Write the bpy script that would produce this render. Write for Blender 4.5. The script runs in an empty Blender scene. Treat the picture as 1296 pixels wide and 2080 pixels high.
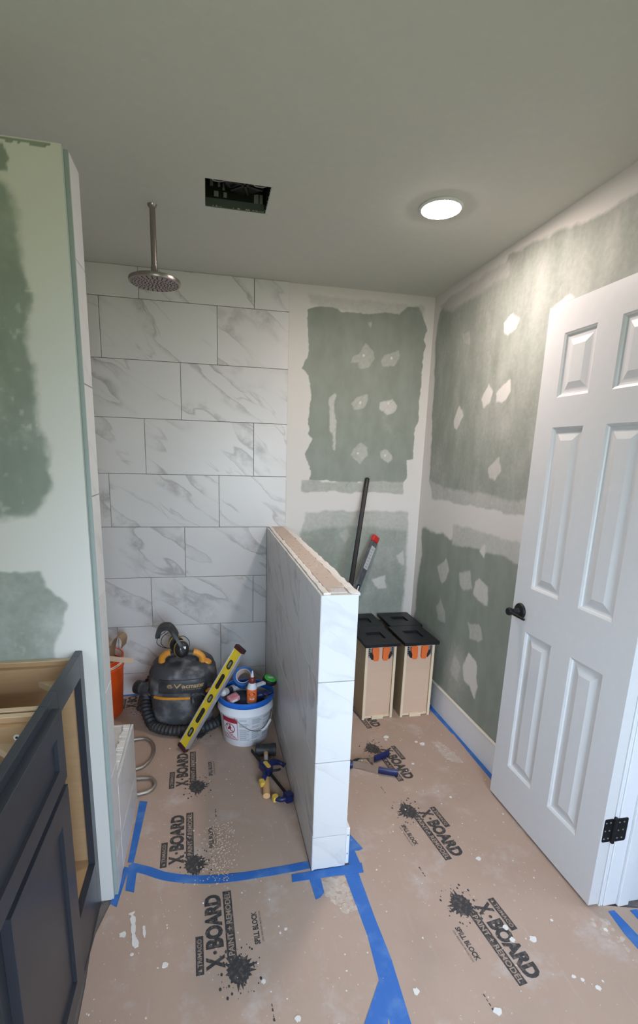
import bpy, bmesh, math, random
import numpy as np
from mathutils import Vector, Matrix, Euler

random.seed(7)
scene = bpy.context.scene
COL = scene.collection
PI = math.pi

# ------------------------------------------------------------------ camera
CEIL = 2.4295
cam_d = bpy.data.cameras.new('camera')
cam = bpy.data.objects.new('camera', cam_d)
COL.objects.link(cam)
scene.camera = cam
_pan, _pitch, _roll, _f = .2074, .2174, -.0293, 982.96
_fw = Vector((math.sin(_pan)*math.cos(_pitch), math.cos(_pan)*math.cos(_pitch), -math.sin(_pitch)))
_r = Vector((math.cos(_pan), -math.sin(_pan), 0))
_d = _fw.cross(_r)
_rt = math.cos(_roll)*_r + math.sin(_roll)*_d
_dn = -math.sin(_roll)*_r + math.cos(_roll)*_d
cam.matrix_world = Matrix((
    (_rt.x, -_dn.x, -_fw.x, -.4314),
    (_rt.y, -_dn.y, -_fw.y, -2.9369),
    (_rt.z, -_dn.z, -_fw.z, 1.4945),
    (0, 0, 0, 1)))
cam_d.sensor_fit = 'VERTICAL'
cam_d.sensor_height = 36.0
cam_d.lens = 36.0*_f/2080.0
cam_d.shift_x = 21.589/2080.0
cam_d.shift_y = 100.776/2080.0
cam_d.clip_start = .02

# ------------------------------------------------------------------ world, daylight, exposure
world = bpy.data.worlds.new('world'); scene.world = world
world.use_nodes = True
_bg = world.node_tree.nodes['Background']
_bg.inputs[0].default_value = (.62, .78, 1.0, 1)
_bg.inputs[1].default_value = 0.5

def area_light(name, loc, target, sx, sy, power, color, spread=180):
    l = bpy.data.lights.new(name, 'AREA'); l.shape = 'RECTANGLE'
    l.size = sx; l.size_y = sy; l.energy = power; l.color = color; l.spread = math.radians(spread)
    o = bpy.data.objects.new(name, l); COL.objects.link(o)
    o.location = loc
    o.rotation_euler = (Vector(target)-Vector(loc)).to_track_quat('-Z', 'Y').to_euler()
    return o
# daylight through the window behind the camera: sky light falling in, plus an added green fill aimed upward
area_light('window_sky_light', (.12, -4.16, 1.30), (.02, -.8, -.10), .95, 1.15, 23, (.63, .78, 1.0), 75)
area_light('window_green_fill', (.02, -4.16, 1.20), (-.6, -2.0, 2.6), .95, .9, 9, (.86, 1.0, .42), 125)
# added fill from an unseen left-wall window, aimed past the wing wall
area_light('left_fill_light', (-1.40, -3.35, 1.42), (.9, -1.3, .35), .8, 1.0, 10, (.68, .82, 1.0), 80)
# daylight from the hall through the open doorway
area_light('hall_light', (1.85, -2.35, 1.6), (.9, -2.2, .7), .9, 1.2, 14, (.72, .85, 1.0), 170)

scene.view_settings.view_transform = 'Standard'
scene.view_settings.look = 'None'
scene.view_settings.gamma = 1
scene.view_settings.exposure = -0.21
scene.view_settings.use_curve_mapping = False

# ------------------------------------------------------------------ helpers
def link(o):
    COL.objects.link(o); return o
def thing(name, label, cat, loc=(0, 0, 0), rot=(0, 0, 0), group=None):
    o = bpy.data.objects.new(name, None); o.empty_display_size = .05
    o.location = loc; o.rotation_euler = rot
    o['label'] = label; o['category'] = cat
    if group: o['group'] = group
    return link(o)
def tag(o, label, cat, group=None):
    o['label'] = label; o['category'] = cat
    if group: o['group'] = group
    return o
def struct(o, label=None):
    o['kind'] = 'structure'
    if label: o['label'] = label
    return o
def obj(name, bm, mat, parent=None, loc=None, rot=None, smooth=None, label=None):
    me = bpy.data.meshes.new(name)
    bmesh.ops.recalc_face_normals(bm, faces=bm.faces)
    bm.to_mesh(me); bm.free()
    return obj_me(name, me, mat, parent, loc, rot, smooth, label)
def obj_me(name, me, mat, parent=None, loc=None, rot=None, smooth=None, label=None):
    if mat is not None and not me.materials: me.materials.append(mat)
    if smooth is not None:
        for p in me.polygons: p.use_smooth = True
        try: me.set_sharp_from_angle(angle=math.radians(smooth))
        except Exception: pass
    o = bpy.data.objects.new(name, me); link(o)
    if parent is not None: o.parent = parent
    if loc is not None: o.location = loc
    if rot is not None: o.rotation_euler = rot
    if label: o['label'] = label
    return o
def NB(): return bmesh.new()
def box(bm, lo, hi, mat=None):
    x0, y0, z0 = lo; x1, y1, z1 = hi
    co = [(x0,y0,z0),(x1,y0,z0),(x1,y1,z0),(x0,y1,z0),(x0,y0,z1),(x1,y0,z1),(x1,y1,z1),(x0,y1,z1)]
    if mat is not None: co = [mat @ Vector(c) for c in co]
    v = [bm.verts.new(c) for c in co]
    for f in ((0,3,2,1),(4,5,6,7),(0,1,5,4),(1,2,6,5),(2,3,7,6),(3,0,4,7)): bm.faces.new([v[i] for i in f])
    return bm
def bbox(lo, hi, bev=0, seg=1):
    bm = box(NB(), lo, hi)
    if bev: bmesh.ops.bevel(bm, geom=list(bm.edges), offset=bev, segments=seg, affect='EDGES', profile=.5)
    return bm
def lathe(bm, prof, seg=32, mat=None, cap=True):
    rings = []
    for r, z in prof:
        if r < 1e-5:
            c = Vector((0, 0, z)); rings.append([bm.verts.new(mat @ c if mat else c)])
        else:
            ring = []
            for i in range(seg):
                a = 2*PI*i/seg; c = Vector((r*math.cos(a), r*math.sin(a), z))
                ring.append(bm.verts.new(mat @ c if mat else c))
            rings.append(ring)
    for a, b in zip(rings, rings[1:]):
        if len(a) == 1 and len(b) == 1: continue
        for i in range(seg):
            j = (i+1) % seg
            if len(a) == 1: bm.faces.new((a[0], b[i], b[j]))
            elif len(b) == 1: bm.faces.new((a[i], a[j], b[0]))
            else: bm.faces.new((a[i], a[j], b[j], b[i]))
    if cap:
        if len(rings[0]) > 1: bm.faces.new(list(reversed(rings[0])))
        if len(rings[-1]) > 1: bm.faces.new(rings[-1])
    return bm
def smooth_path(pts, n=8, closed=False):
    P = [Vector(p) for p in pts]; out = []
    m = len(P); rng = m if closed else m-1
    for i in range(rng):
        if closed: a, b, c, d = P[(i-1) % m], P[i], P[(i+1) % m], P[(i+2) % m]
        else: a, b, c, d = P[max(i-1, 0)], P[i], P[i+1], P[min(i+2, m-1)]
        for k in range(n):
            t = k/n
            out.append(.5*((2*b)+(c-a)*t+(2*a-5*b+4*c-d)*t*t+(3*b-a-3*c+d)*t**3))
    if not closed: out.append(P[-1])
    return out
def tube(bm, pts, r, seg=10, closed=False, cap=True, flat=1.0, up=None):
    P = [Vector(p) for p in pts]; n = len(P); rings = []
    rr = r if callable(r) else (lambda i: r)
    prev = None
    for i in range(n):
        if closed: t = P[(i+1) % n]-P[i-1]
        else: t = P[min(i+1, n-1)]-P[max(i-1, 0)]
        t.normalize()
        if prev is None:
            u = Vector(up) if up else (Vector((0, 0, 1)) if abs(t.z) < .9 else Vector((1, 0, 0)))
        else: u = prev
        u = (u-t*u.dot(t)).normalized(); w = t.cross(u); prev = u
        rings.append([bm.verts.new(P[i]+(u*math.cos(2*PI*k/seg)*flat+w*math.sin(2*PI*k/seg))*rr(i)) for k in range(seg)])
    for i in range(n if closed else n-1):
        a, b = rings[i], rings[(i+1) % n]
        for k in range(seg):
            j = (k+1) % seg; bm.faces.new((a[k], a[j], b[j], b[k]))
    if cap and not closed:
        bm.faces.new(list(reversed(rings[0]))); bm.faces.new(rings[-1])
    return bm
def ribbon(bm, pts, w, t, wdir):
    """a strip of width w (along wdir) and thickness t following pts"""
    P = [Vector(p) for p in pts]; W = Vector(wdir).normalized(); n = len(P); rings = []
    for i in range(n):
        tg = (P[min(i+1, n-1)]-P[max(i-1, 0)]).normalized()
        nn = tg.cross(W).normalized()
        rings.append([bm.verts.new(P[i]+W*(a*w/2)+nn*(b*t/2)) for a, b in ((-1,-1),(1,-1),(1,1),(-1,1))])
    for a, b in zip(rings, rings[1:]):
        for k in range(4):
            j = (k+1) % 4; bm.faces.new((a[k], a[j], b[j], b[k]))
    bm.faces.new(list(reversed(rings[0]))); bm.faces.new(rings[-1])
    return bm
def prism(bm, poly, z0, z1, mat=None):
    """vertical prism from a 2-D outline"""
    f = (lambda c: bm.verts.new(mat @ Vector(c))) if mat else (lambda c: bm.verts.new(c))
    a = [f((x, y, z0)) for x, y in poly]; b = [f((x, y, z1)) for x, y in poly]
    n = len(poly)
    for i in range(n):
        j = (i+1) % n; bm.faces.new((a[i], a[j], b[j], b[i]))
    bm.faces.new(list(reversed(a))); bm.faces.new(b)
    return bm
def rrect(w, h, r, n=4, cx=0, cy=0):
    out = []
    for sx, sy, a0 in ((1,1,0),(-1,1,90),(-1,-1,180),(1,-1,270)):
        for k in range(n+1):
            a = math.radians(a0+90*k/n)
            out.append((cx+sx*(w/2-r)+r*math.cos(a), cy+sy*(h/2-r)+r*math.sin(a)))
    return out
def frame_to(p, q, up=(0, 0, 1)):
    """matrix: local z runs p->q, local x near 'up' cross"""
    p = Vector(p); q = Vector(q); z = (q-p).normalized(); u = Vector(up)
    x = (u-z*u.dot(z)).normalized(); y = z.cross(x)
    return Matrix(((x.x,y.x,z.x,p.x),(x.y,y.y,z.y,p.y),(x.z,y.z,z.z,p.z),(0,0,0,1)))
_txt = {}
def text_faces(body, length, height, bold=.0):
    """outline letters as flat faces, fitted to length x height, origin lower left"""
    key = (body, bold)
    if key not in _txt:
        cu = bpy.data.curves.new('t', 'FONT'); cu.body = body; cu.size = 1; cu.offset = bold; cu.resolution_u = 3
        o = bpy.data.objects.new('t', cu); link(o)
        bpy.context.view_layer.update()
        me = bpy.data.meshes.new_from_object(o.evaluated_get(bpy.context.evaluated_depsgraph_get()))
        V = [tuple(v.co[:2]) for v in me.vertices]; F = [tuple(p.vertices) for p in me.polygons]
        bpy.data.objects.remove(o); bpy.data.curves.remove(cu); bpy.data.meshes.remove(me)
        x0 = min(v[0] for v in V); x1 = max(v[0] for v in V); y0 = min(v[1] for v in V); y1 = max(v[1] for v in V)
        _txt[key] = ([((x-x0)/(x1-x0), (y-y0)/(y1-y0)) for x, y in V], F)
    V, F = _txt[key]
    return [(x*length, y*height) for x, y in V], F
def add_text(bm, body, length, height, fn, bold=.0, ox=0, oy=0):
    V, F = text_faces(body, length, height, bold)
    vs = [bm.verts.new(fn(x+ox, y+oy)) for x, y in V]
    for f in F:
        try: bm.faces.new([vs[i] for i in f])
        except ValueError: pass

# ------------------------------------------------------------------ materials
def new_mat(name):
    m = bpy.data.materials.new(name); m.use_nodes = True
    nt = m.node_tree; b = nt.nodes['Principled BSDF']
    return m, nt, b
class NT:
    def __init__(s, nt): s.nt = nt
    def n(s, t, **kw):
        nd = s.nt.nodes.new(t)
        for k, v in kw.items():
            if k.startswith('i_'):
                key = k[2:]; key = int(key) if key.isdigit() else key.replace('_', ' ')
                if hasattr(v, 'is_linked') or isinstance(v, bpy.types.NodeSocket): s.nt.links.new(v, nd.inputs[key])
                else: nd.inputs[key].default_value = v
            else: setattr(nd, k, v)
        return nd
    def math(s, op, a, b=None, clamp=False):
        nd = s.nt.nodes.new('ShaderNodeMath'); nd.operation = op; nd.use_clamp = clamp
        for i, v in enumerate((a, b)):
            if v is None: continue
            if isinstance(v, bpy.types.NodeSocket): s.nt.links.new(v, nd.inputs[i])
            else: nd.inputs[i].default_value = v
        return nd.outputs[0]
    def mix(s, f, a, b):
        nd = s.nt.nodes.new('ShaderNodeMix'); nd.data_type = 'RGBA'
        for sock, v in ((nd.inputs[0], f), (nd.inputs[6], a), (nd.inputs[7], b)):
            if isinstance(v, bpy.types.NodeSocket): s.nt.links.new(v, sock)
            else: sock.default_value = v if not isinstance(v, tuple) else (*v, 1) if len(v) == 3 else v
        return nd.outputs[2]
    def ramp(s, f, lo, hi):
        nd = s.nt.nodes.new('ShaderNodeMapRange'); nd.clamp = True; nd.interpolation_type = 'SMOOTHSTEP'
        s.nt.links.new(f, nd.inputs[0]); nd.inputs[1].default_value = lo; nd.inputs[2].default_value = hi
        return nd.outputs[0]
    def noise(s, vec, scale, detail=3, rough=.55):
        nd = s.nt.nodes.new('ShaderNodeTexNoise'); nd.inputs['Scale'].default_value = scale
        nd.inputs['Detail'].default_value = detail; nd.inputs['Roughness'].default_value = rough
        if vec is not None: s.nt.links.new(vec, nd.inputs['Vector'])
        return nd.outputs['Fac']
    def mapping(s, vec, scale=(1,1,1), rot=(0,0,0), loc=(0,0,0)):
        nd = s.nt.nodes.new('ShaderNodeMapping')
        s.nt.links.new(vec, nd.inputs[0]); nd.inputs['Location'].default_value = loc
        nd.inputs['Rotation'].default_value = rot; nd.inputs['Scale'].default_value = scale
        return nd.outputs[0]
    def bump(s, h, strength, dist, b):
        nd = s.nt.nodes.new('ShaderNodeBump'); nd.inputs['Strength'].default_value = strength
        nd.inputs['Distance'].default_value = dist
        s.nt.links.new(h, nd.inputs['Height']); s.nt.links.new(nd.outputs[0], b.inputs['Normal'])
def simple(name, col, rough=.5, metal=0, spot=0, spotcol=(.6,.58,.55), spotscale=30, bump=0, bscale=200, coat=0, spec=None):
    m, nt, b = new_mat(name); k = NT(nt)
    co = nt.nodes.new('ShaderNodeTexCoord').outputs['Object']
    f = k.ramp(k.noise(co, spotscale, 4), .45, .75)
    f2 = k.math('MULTIPLY', f, spot if spot else .06)
    c = k.mix(f2, col, spotcol if spot else tuple(min(1, x*1.5+.01) for x in col))
    nt.links.new(c, b.inputs['Base Color'])
    b.inputs['Roughness'].default_value = rough; b.inputs['Metallic'].default_value = metal
    if coat: b.inputs['Coat Weight'].default_value = coat
    if spec is not None: b.inputs['Specular IOR Level'].default_value = spec
    if bump: k.bump(k.noise(co, bscale, 3), bump, .002, b)
    return m
M = {}
def marble(name='marble_porcelain', vein=1.0):
    m, nt, b = new_mat(name); k = NT(nt)
    tc = nt.nodes.new('ShaderNodeTexCoord'); oi = nt.nodes.new('ShaderNodeObjectInfo')
    off = k.n('ShaderNodeVectorMath', operation='SCALE'); nt.links.new(oi.outputs['Random'], off.inputs['Scale'])
    off.inputs[0].default_value = (47., 13., 31.)
    add = k.n('ShaderNodeVectorMath', operation='ADD'); nt.links.new(tc.outputs['Object'], add.inputs[0]); nt.links.new(off.outputs[0], add.inputs[1])
    p = add.outputs[0]
    # gentle domain warp, then veins drawn out along one falling diagonal
    wn = k.n('ShaderNodeTexNoise'); wn.inputs['Scale'].default_value = 5.0; wn.inputs['Detail'].default_value = 4
    nt.links.new(p, wn.inputs['Vector'])
    ws = k.n('ShaderNodeVectorMath', operation='SCALE'); nt.links.new(wn.outputs['Color'], ws.inputs[0]); ws.inputs['Scale'].default_value = .075
    wa = k.n('ShaderNodeVectorMath', operation='ADD'); nt.links.new(p, wa.inputs[0]); nt.links.new(ws.outputs[0], wa.inputs[1])
    q = k.mapping(k.mapping(wa.outputs[0], rot=(0, -math.radians(34), 0)), scale=(1.3, 1.0, 6.2))
    n1 = k.noise(q, 1.0, 2.0, .45)
    ridge = k.math('SUBTRACT', n1, .5)
    ab = k.math('ABSOLUTE', ridge)
    mask = k.ramp(k.noise(p, 3.2, 2), .38, .58)
    grain = k.ramp(k.noise(p, 16, 5, .65), .30, .72)
    v1 = k.math('MULTIPLY', k.math('SUBTRACT', 1.0, k.ramp(ab, .0, .016)), k.math('ADD', k.math('MULTIPLY', mask, .8), .12))
    # soft cloud hanging off one side of the vein
    side = k.math('MULTIPLY', k.ramp(ridge, -.004, .004), k.math('SUBTRACT', 1.0, k.ramp(ridge, .0, .10)))
    v2 = k.math('MULTIPLY', k.math('MULTIPLY', side, mask), grain)
    q2 = k.mapping(k.mapping(wa.outputs[0], rot=(0, -math.radians(40), 0), loc=(5, 2, 1)), scale=(1.7, 1, 9.0))
    r2 = k.math('ABSOLUTE', k.math('SUBTRACT', k.noise(q2, 1.1, 2), .5))
    v3 = k.math('MULTIPLY', k.math('SUBTRACT', 1.0, k.ramp(r2, 0, .02)), k.ramp(k.noise(p, 4, 2), .54, .68))
    f = k.math('MAXIMUM', k.math('MULTIPLY', v1, .66*vein), k.math('MULTIPLY', v2, .78*vein))
    f = k.math('MAXIMUM', f, k.math('MULTIPLY', v3, .40*vein), True)
    base = k.mix(k.noise(p, 2.2, 3), (.60, .585, .575), (.68, .665, .65))
    c = k.mix(f, base, (.285, .270, .258))
    nt.links.new(c, b.inputs['Base Color'])
    b.inputs['Roughness'].default_value = .34
    b.inputs['Specular IOR Level'].default_value = .4
    return m
M['marble'] = marble()
M['marble_pale'] = marble('pale_marble_porcelain', .38)      # tiles cut from the quieter stock
def drywall():
    """moisture board showing through skimmed joint compound; the mesh carries how much compound lies where, plus a painted lamp wash on the right wall"""
    m, nt, b = new_mat('skimmed_moisture_board'); k = NT(nt)
    at = k.n('ShaderNodeAttribute', attribute_name='compound').outputs['Fac']
    co = nt.nodes.new('ShaderNodeTexCoord').outputs['Object']
    st = k.mapping(co, scale=(3.6, 3.6, 1.9))
    s1 = k.noise(st, 2.2, 5, .62)
    s2 = k.noise(co, 46, 4, .6)
    e = k.math('ADD', at, k.math('MULTIPLY', k.math('SUBTRACT', s2, .5), .30))
    e = k.math('ADD', e, k.math('MULTIPLY', k.math('SUBTRACT', s1, .5), .20))
    f = k.ramp(e, .05, .97)
    g = k.mix(k.ramp(k.noise(st, 3.1, 4), .3, .7), (.245, .270, .230), (.285, .312, .270))
    c = k.mix(f, g, (.655, .625, .59))
    nt.links.new(c, b.inputs['Base Color'])
    b.inputs['Roughness'].default_value = .85
    b.inputs['Specular IOR Level'].default_value = .25
    k.bump(k.math('ADD', k.math('MULTIPLY', f, .6), k.math('MULTIPLY', s2, .25)), .25, .002, b)
    return m
M['drywall'] = drywall()
def paper():
    m, nt, b = new_mat('kraft_floor_board'); k = NT(nt)
    co = nt.nodes.new('ShaderNodeTexCoord').outputs['Object']
    big = k.noise(co, 3.0, 5, .6); fine = k.noise(co, 140, 3)
    streak = k.noise(k.mapping(co, scale=(22, 2.2, 1), rot=(0, 0, .3)), 1.6, 4, .65)
    base = k.mix(big, (.385, .270, .207), (.455, .332, .262))
    base = k.mix(k.math('MULTIPLY', fine, .22), base, (.34, .235, .175))
    dust = k.math('MULTIPLY', k.ramp(k.noise(co, 5.5, 6, .68), .52, .78), .50)
    dust = k.math('ADD', dust, k.math('MULTIPLY', k.ramp(streak, .60, .78), .16))
    spots = k.math('MULTIPLY', k.ramp(k.noise(co, 60, 2, .4), .70, .76), .35)
    c = k.mix(k.math('MAXIMUM', dust, spots, True), base, (.57, .53, .515))
    c = k.mix(k.math('MULTIPLY', k.ramp(k.noise(co, 2.1, 3), .55, .75), .22), c, (.20, .155, .13))
    nt.links.new(c, b.inputs['Base Color'])
    b.inputs['Roughness'].default_value = .62
    b.inputs['Specular IOR Level'].default_value = .3
    k.bump(k.noise(co, 7, 4), .12, .01, b)
    return m
M['paper'] = paper()
def ink(name, col, paperish):
    m, nt, b = new_mat(name); k = NT(nt)
    co = nt.nodes.new('ShaderNodeTexCoord').outputs['Object']
    f = k.math('MULTIPLY', k.ramp(k.noise(co, 75, 5, .7), .48, .70), .75)
    nt.links.new(k.mix(f, col, paperish), b.inputs['Base Color']); b.inputs['Roughness'].default_value = .65
    return m
M['ink'] = ink('printed_black_ink', (.035, .033, .035), (.22, .165, .13))
M['inkpaper'] = ink('unprinted_letter', (.36, .26, .195), (.20, .15, .12))
def plywood(name, a, bcol, rot=0):
    m, nt, b = new_mat(name); k = NT(nt)
    co = nt.nodes.new('ShaderNodeTexCoord').outputs['Object']
    g = k.noise(k.mapping(co, scale=(3, 3, 22), rot=(0, rot, 0)), 2.0, 5, .6)
    g2 = k.noise(k.mapping(co, scale=(8, 8, 160), rot=(0, rot, 0)), 2.0, 2)
    c = k.mix(k.math('ADD', k.math('MULTIPLY', g, .75), k.math('MULTIPLY', g2, .25)), a, bcol)
    nt.links.new(c, b.inputs['Base Color']); b.inputs['Roughness'].default_value = .45
    return m
M['ply'] = plywood('birch_plywood', (.34, .195, .095), (.52, .335, .18))
M['ply_edge'] = plywood('plywood_edge', (.52, .38, .23), (.70, .55, .37))
M['drawer_panel'] = plywood('drawer_bottom_plywood', (.60, .40, .275), (.70, .50, .36))
M['maple'] = plywood('pale_maple', (.70, .55, .37), (.82, .68, .49), PI/2)
M['drawer_side'] = plywood('drawer_side_plywood', (.36, .27, .155), (.47, .36, .22))
M['navy'] = simple('navy_cabinet_paint', (.030, .033, .043), .33, spot=.10, spotcol=(.10,.10,.105), spotscale=6)
M['black_front'] = simple('black_drawer_paint', (.009, .010, .014), .42, spec=.4)
M['ceiling'] = simple('ceiling_primer', (.65, .645, .605), .9, bump=.08, bscale=350)
M['white_paint'] = simple('white_trim_paint', (.73, .735, .75), .38)
M['door_paint'] = simple('white_door_paint', (.635, .625, .62), .40)
M['plain_wall'] = simple('plain_wall_paint', (.62, .63, .60), .85)
M['grout'] = simple('grey_grout', (.30, .29, .275), .9)
M['mud'] = simple('joint_compound', (.70, .665, .625), .8, bump=.3, bscale=120)
M['cement'] = simple('cement_board', (.50, .405, .345), .85, spot=.4, spotcol=(.66,.58,.52), spotscale=24, bump=.3, bscale=150)
M['foam'] = simple('raw_board_edge', (.60, .56, .51), .9, spot=.5, spotcol=(.42,.36,.31), spotscale=40)
M['subfloor'] = simple('subfloor', (.14, .12, .105), .8)
M['carpet'] = simple('grey_carpet', (.13, .115, .115), 1, spot=.6, spotcol=(.22,.2,.2), spotscale=160, bump=.8, bscale=260)
M['tape'] = simple('blue_masking_tape', (.020, .120, .40), .55, spot=.22, spotcol=(.28,.45,.68), spotscale=16)
M['metal_brushed'] = simple('brushed_nickel', (.36, .325, .30), .30, 1)
M['steel'] = simple('zinc_steel', (.62, .60, .58), .28, 1)
M['alu'] = simple('milled_aluminium', (.62, .63, .64), .42, .75, spot=.4, spotcol=(.8,.8,.8), spotscale=40)
M['hole_dark'] = simple('nozzle_black', (.012, .012, .012), .5)
M['black_metal'] = simple('matte_black_hardware', (.008, .008, .009), .5, spec=.3)
M['black_plastic'] = simple('black_plastic', (.014, .014, .016), .45)
M['housing'] = simple('dark_housing', (.006, .007, .006), .5)
M['galv'] = simple('dull_galvanised', (.30, .31, .30), .5, .5)
M['vac'] = simple('dusty_charcoal_plastic', (.040, .041, .047), .66, spot=.75, spotcol=(.27,.27,.275), spotscale=13)
M['vac_tank'] = simple('very_dusty_tank', (.060, .061, .067), .7, spot=.85, spotcol=(.32,.32,.33), spotscale=9)
M['vac_dark'] = simple('dark_label_plastic', (.022, .023, .027), .42, spot=.25, spotcol=(.18,.18,.18), spotscale=14)
M['hose'] = simple('dusty_black_hose', (.020, .020, .023), .6, spot=.3, spotcol=(.12,.12,.125), spotscale=18)
M['amber'] = simple('amber_plastic', (.68, .27, .025), .48, spot=.25, spotcol=(.5,.36,.16), spotscale=25)
M['gold'] = simple('bronze_lettering', (.42, .28, .13), .5)
M['yellow'] = simple('yellow_enamel', (.66, .47, .02), .45, spot=.22, spotcol=(.45,.38,.12), spotscale=35)
M['bucket_white'] = simple('white_pail_plastic', (.76, .77, .80), .38, spot=.06, spotcol=(.5,.48,.45), spotscale=20)
M['blue_plastic'] = simple('bright_blue_plastic', (.010, .12, .50), .35)
M['orange'] = simple('orange_pail_plastic', (.72, .085, .010), .42)
M['orange_clip'] = simple('orange_clip_plastic', (.80, .155, .03), .45)
M['peach'] = simple('pale_pail_lining', (.78, .60, .52), .5)
M['red'] = simple('red_plastic', (.55, .025, .02), .42)
M['dark_red'] = simple('dark_red_print', (.30, .012, .025), .55)
M['print_white'] = simple('white_print', (.74, .74, .76), .55)
M['grey_print'] = simple('grey_print', (.36, .37, .40), .6)
M['kraft'] = simple('brown_kraft_paper', (.30, .195, .115), .75, spot=.3, spotcol=(.42,.3,.19), spotscale=12)
M['stick'] = simple('pale_stick_wood', (.50, .36, .25), .7)
M['ash'] = simple('varnished_ash_handle', (.62, .36, .16), .42)
M['rubber'] = simple('black_rubber', (.018, .018, .020), .55, spot=.25, spotcol=(.15,.15,.15), spotscale=30)
M['clamp_blue'] = simple('dark_blue_plastic', (.007, .012, .070), .42)
M['clamp_yellow'] = simple('muted_yellow_plastic', (.62, .40, .06), .5)
M['green'] = simple('bright_green_plastic', (.07, .60, .07), .45)
M['brown_cap'] = simple('brown_cap', (.16, .025, .018), .4)
M['grey_level'] = simple('worn_grey_level', (.085, .09, .10), .5, spot=.35, spotcol=(.3,.3,.3), spotscale=30)
M['pale_label'] = simple('pale_sticker', (.55, .54, .54), .5)
M['clear'] = simple('vial_glass', (.20, .21, .12), .1)
M['pink'] = simple('pink_wrapper', (.55, .18, .2), .5, spot=.5, spotcol=(.7,.6,.6), spotscale=40)
M['tape_film'] = simple('dark_cloth', (.03, .035, .06), .85, spot=.3, spotcol=(.09,.09,.12), spotscale=30)
M['silver_hose'] = simple('braided_steel_hose', (.42, .38, .33), .35, .85, bump=.6, bscale=600)
def emit(name, col, strength):
    m, nt, b = new_mat(name)
    b.inputs['Base Color'].default_value = (1, 1, 1, 1)
    b.inputs['Emission Color'].default_value = (*col, 1); b.inputs['Emission Strength'].default_value = strength
    return m
M['lamp'] = emit('led_diffuser', (1.0, .868, .812), 330)
M['glass'] = None
def glass():
    m, nt, b = new_mat('window_glass')
    b.inputs['Transmission Weight'].default_value = 1; b.inputs['Roughness'].default_value = 0
    b.inputs['IOR'].default_value = 1.05; b.inputs['Base Color'].default_value = (.95, .98, 1, 1)
    return m
M['glass'] = glass()
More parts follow.
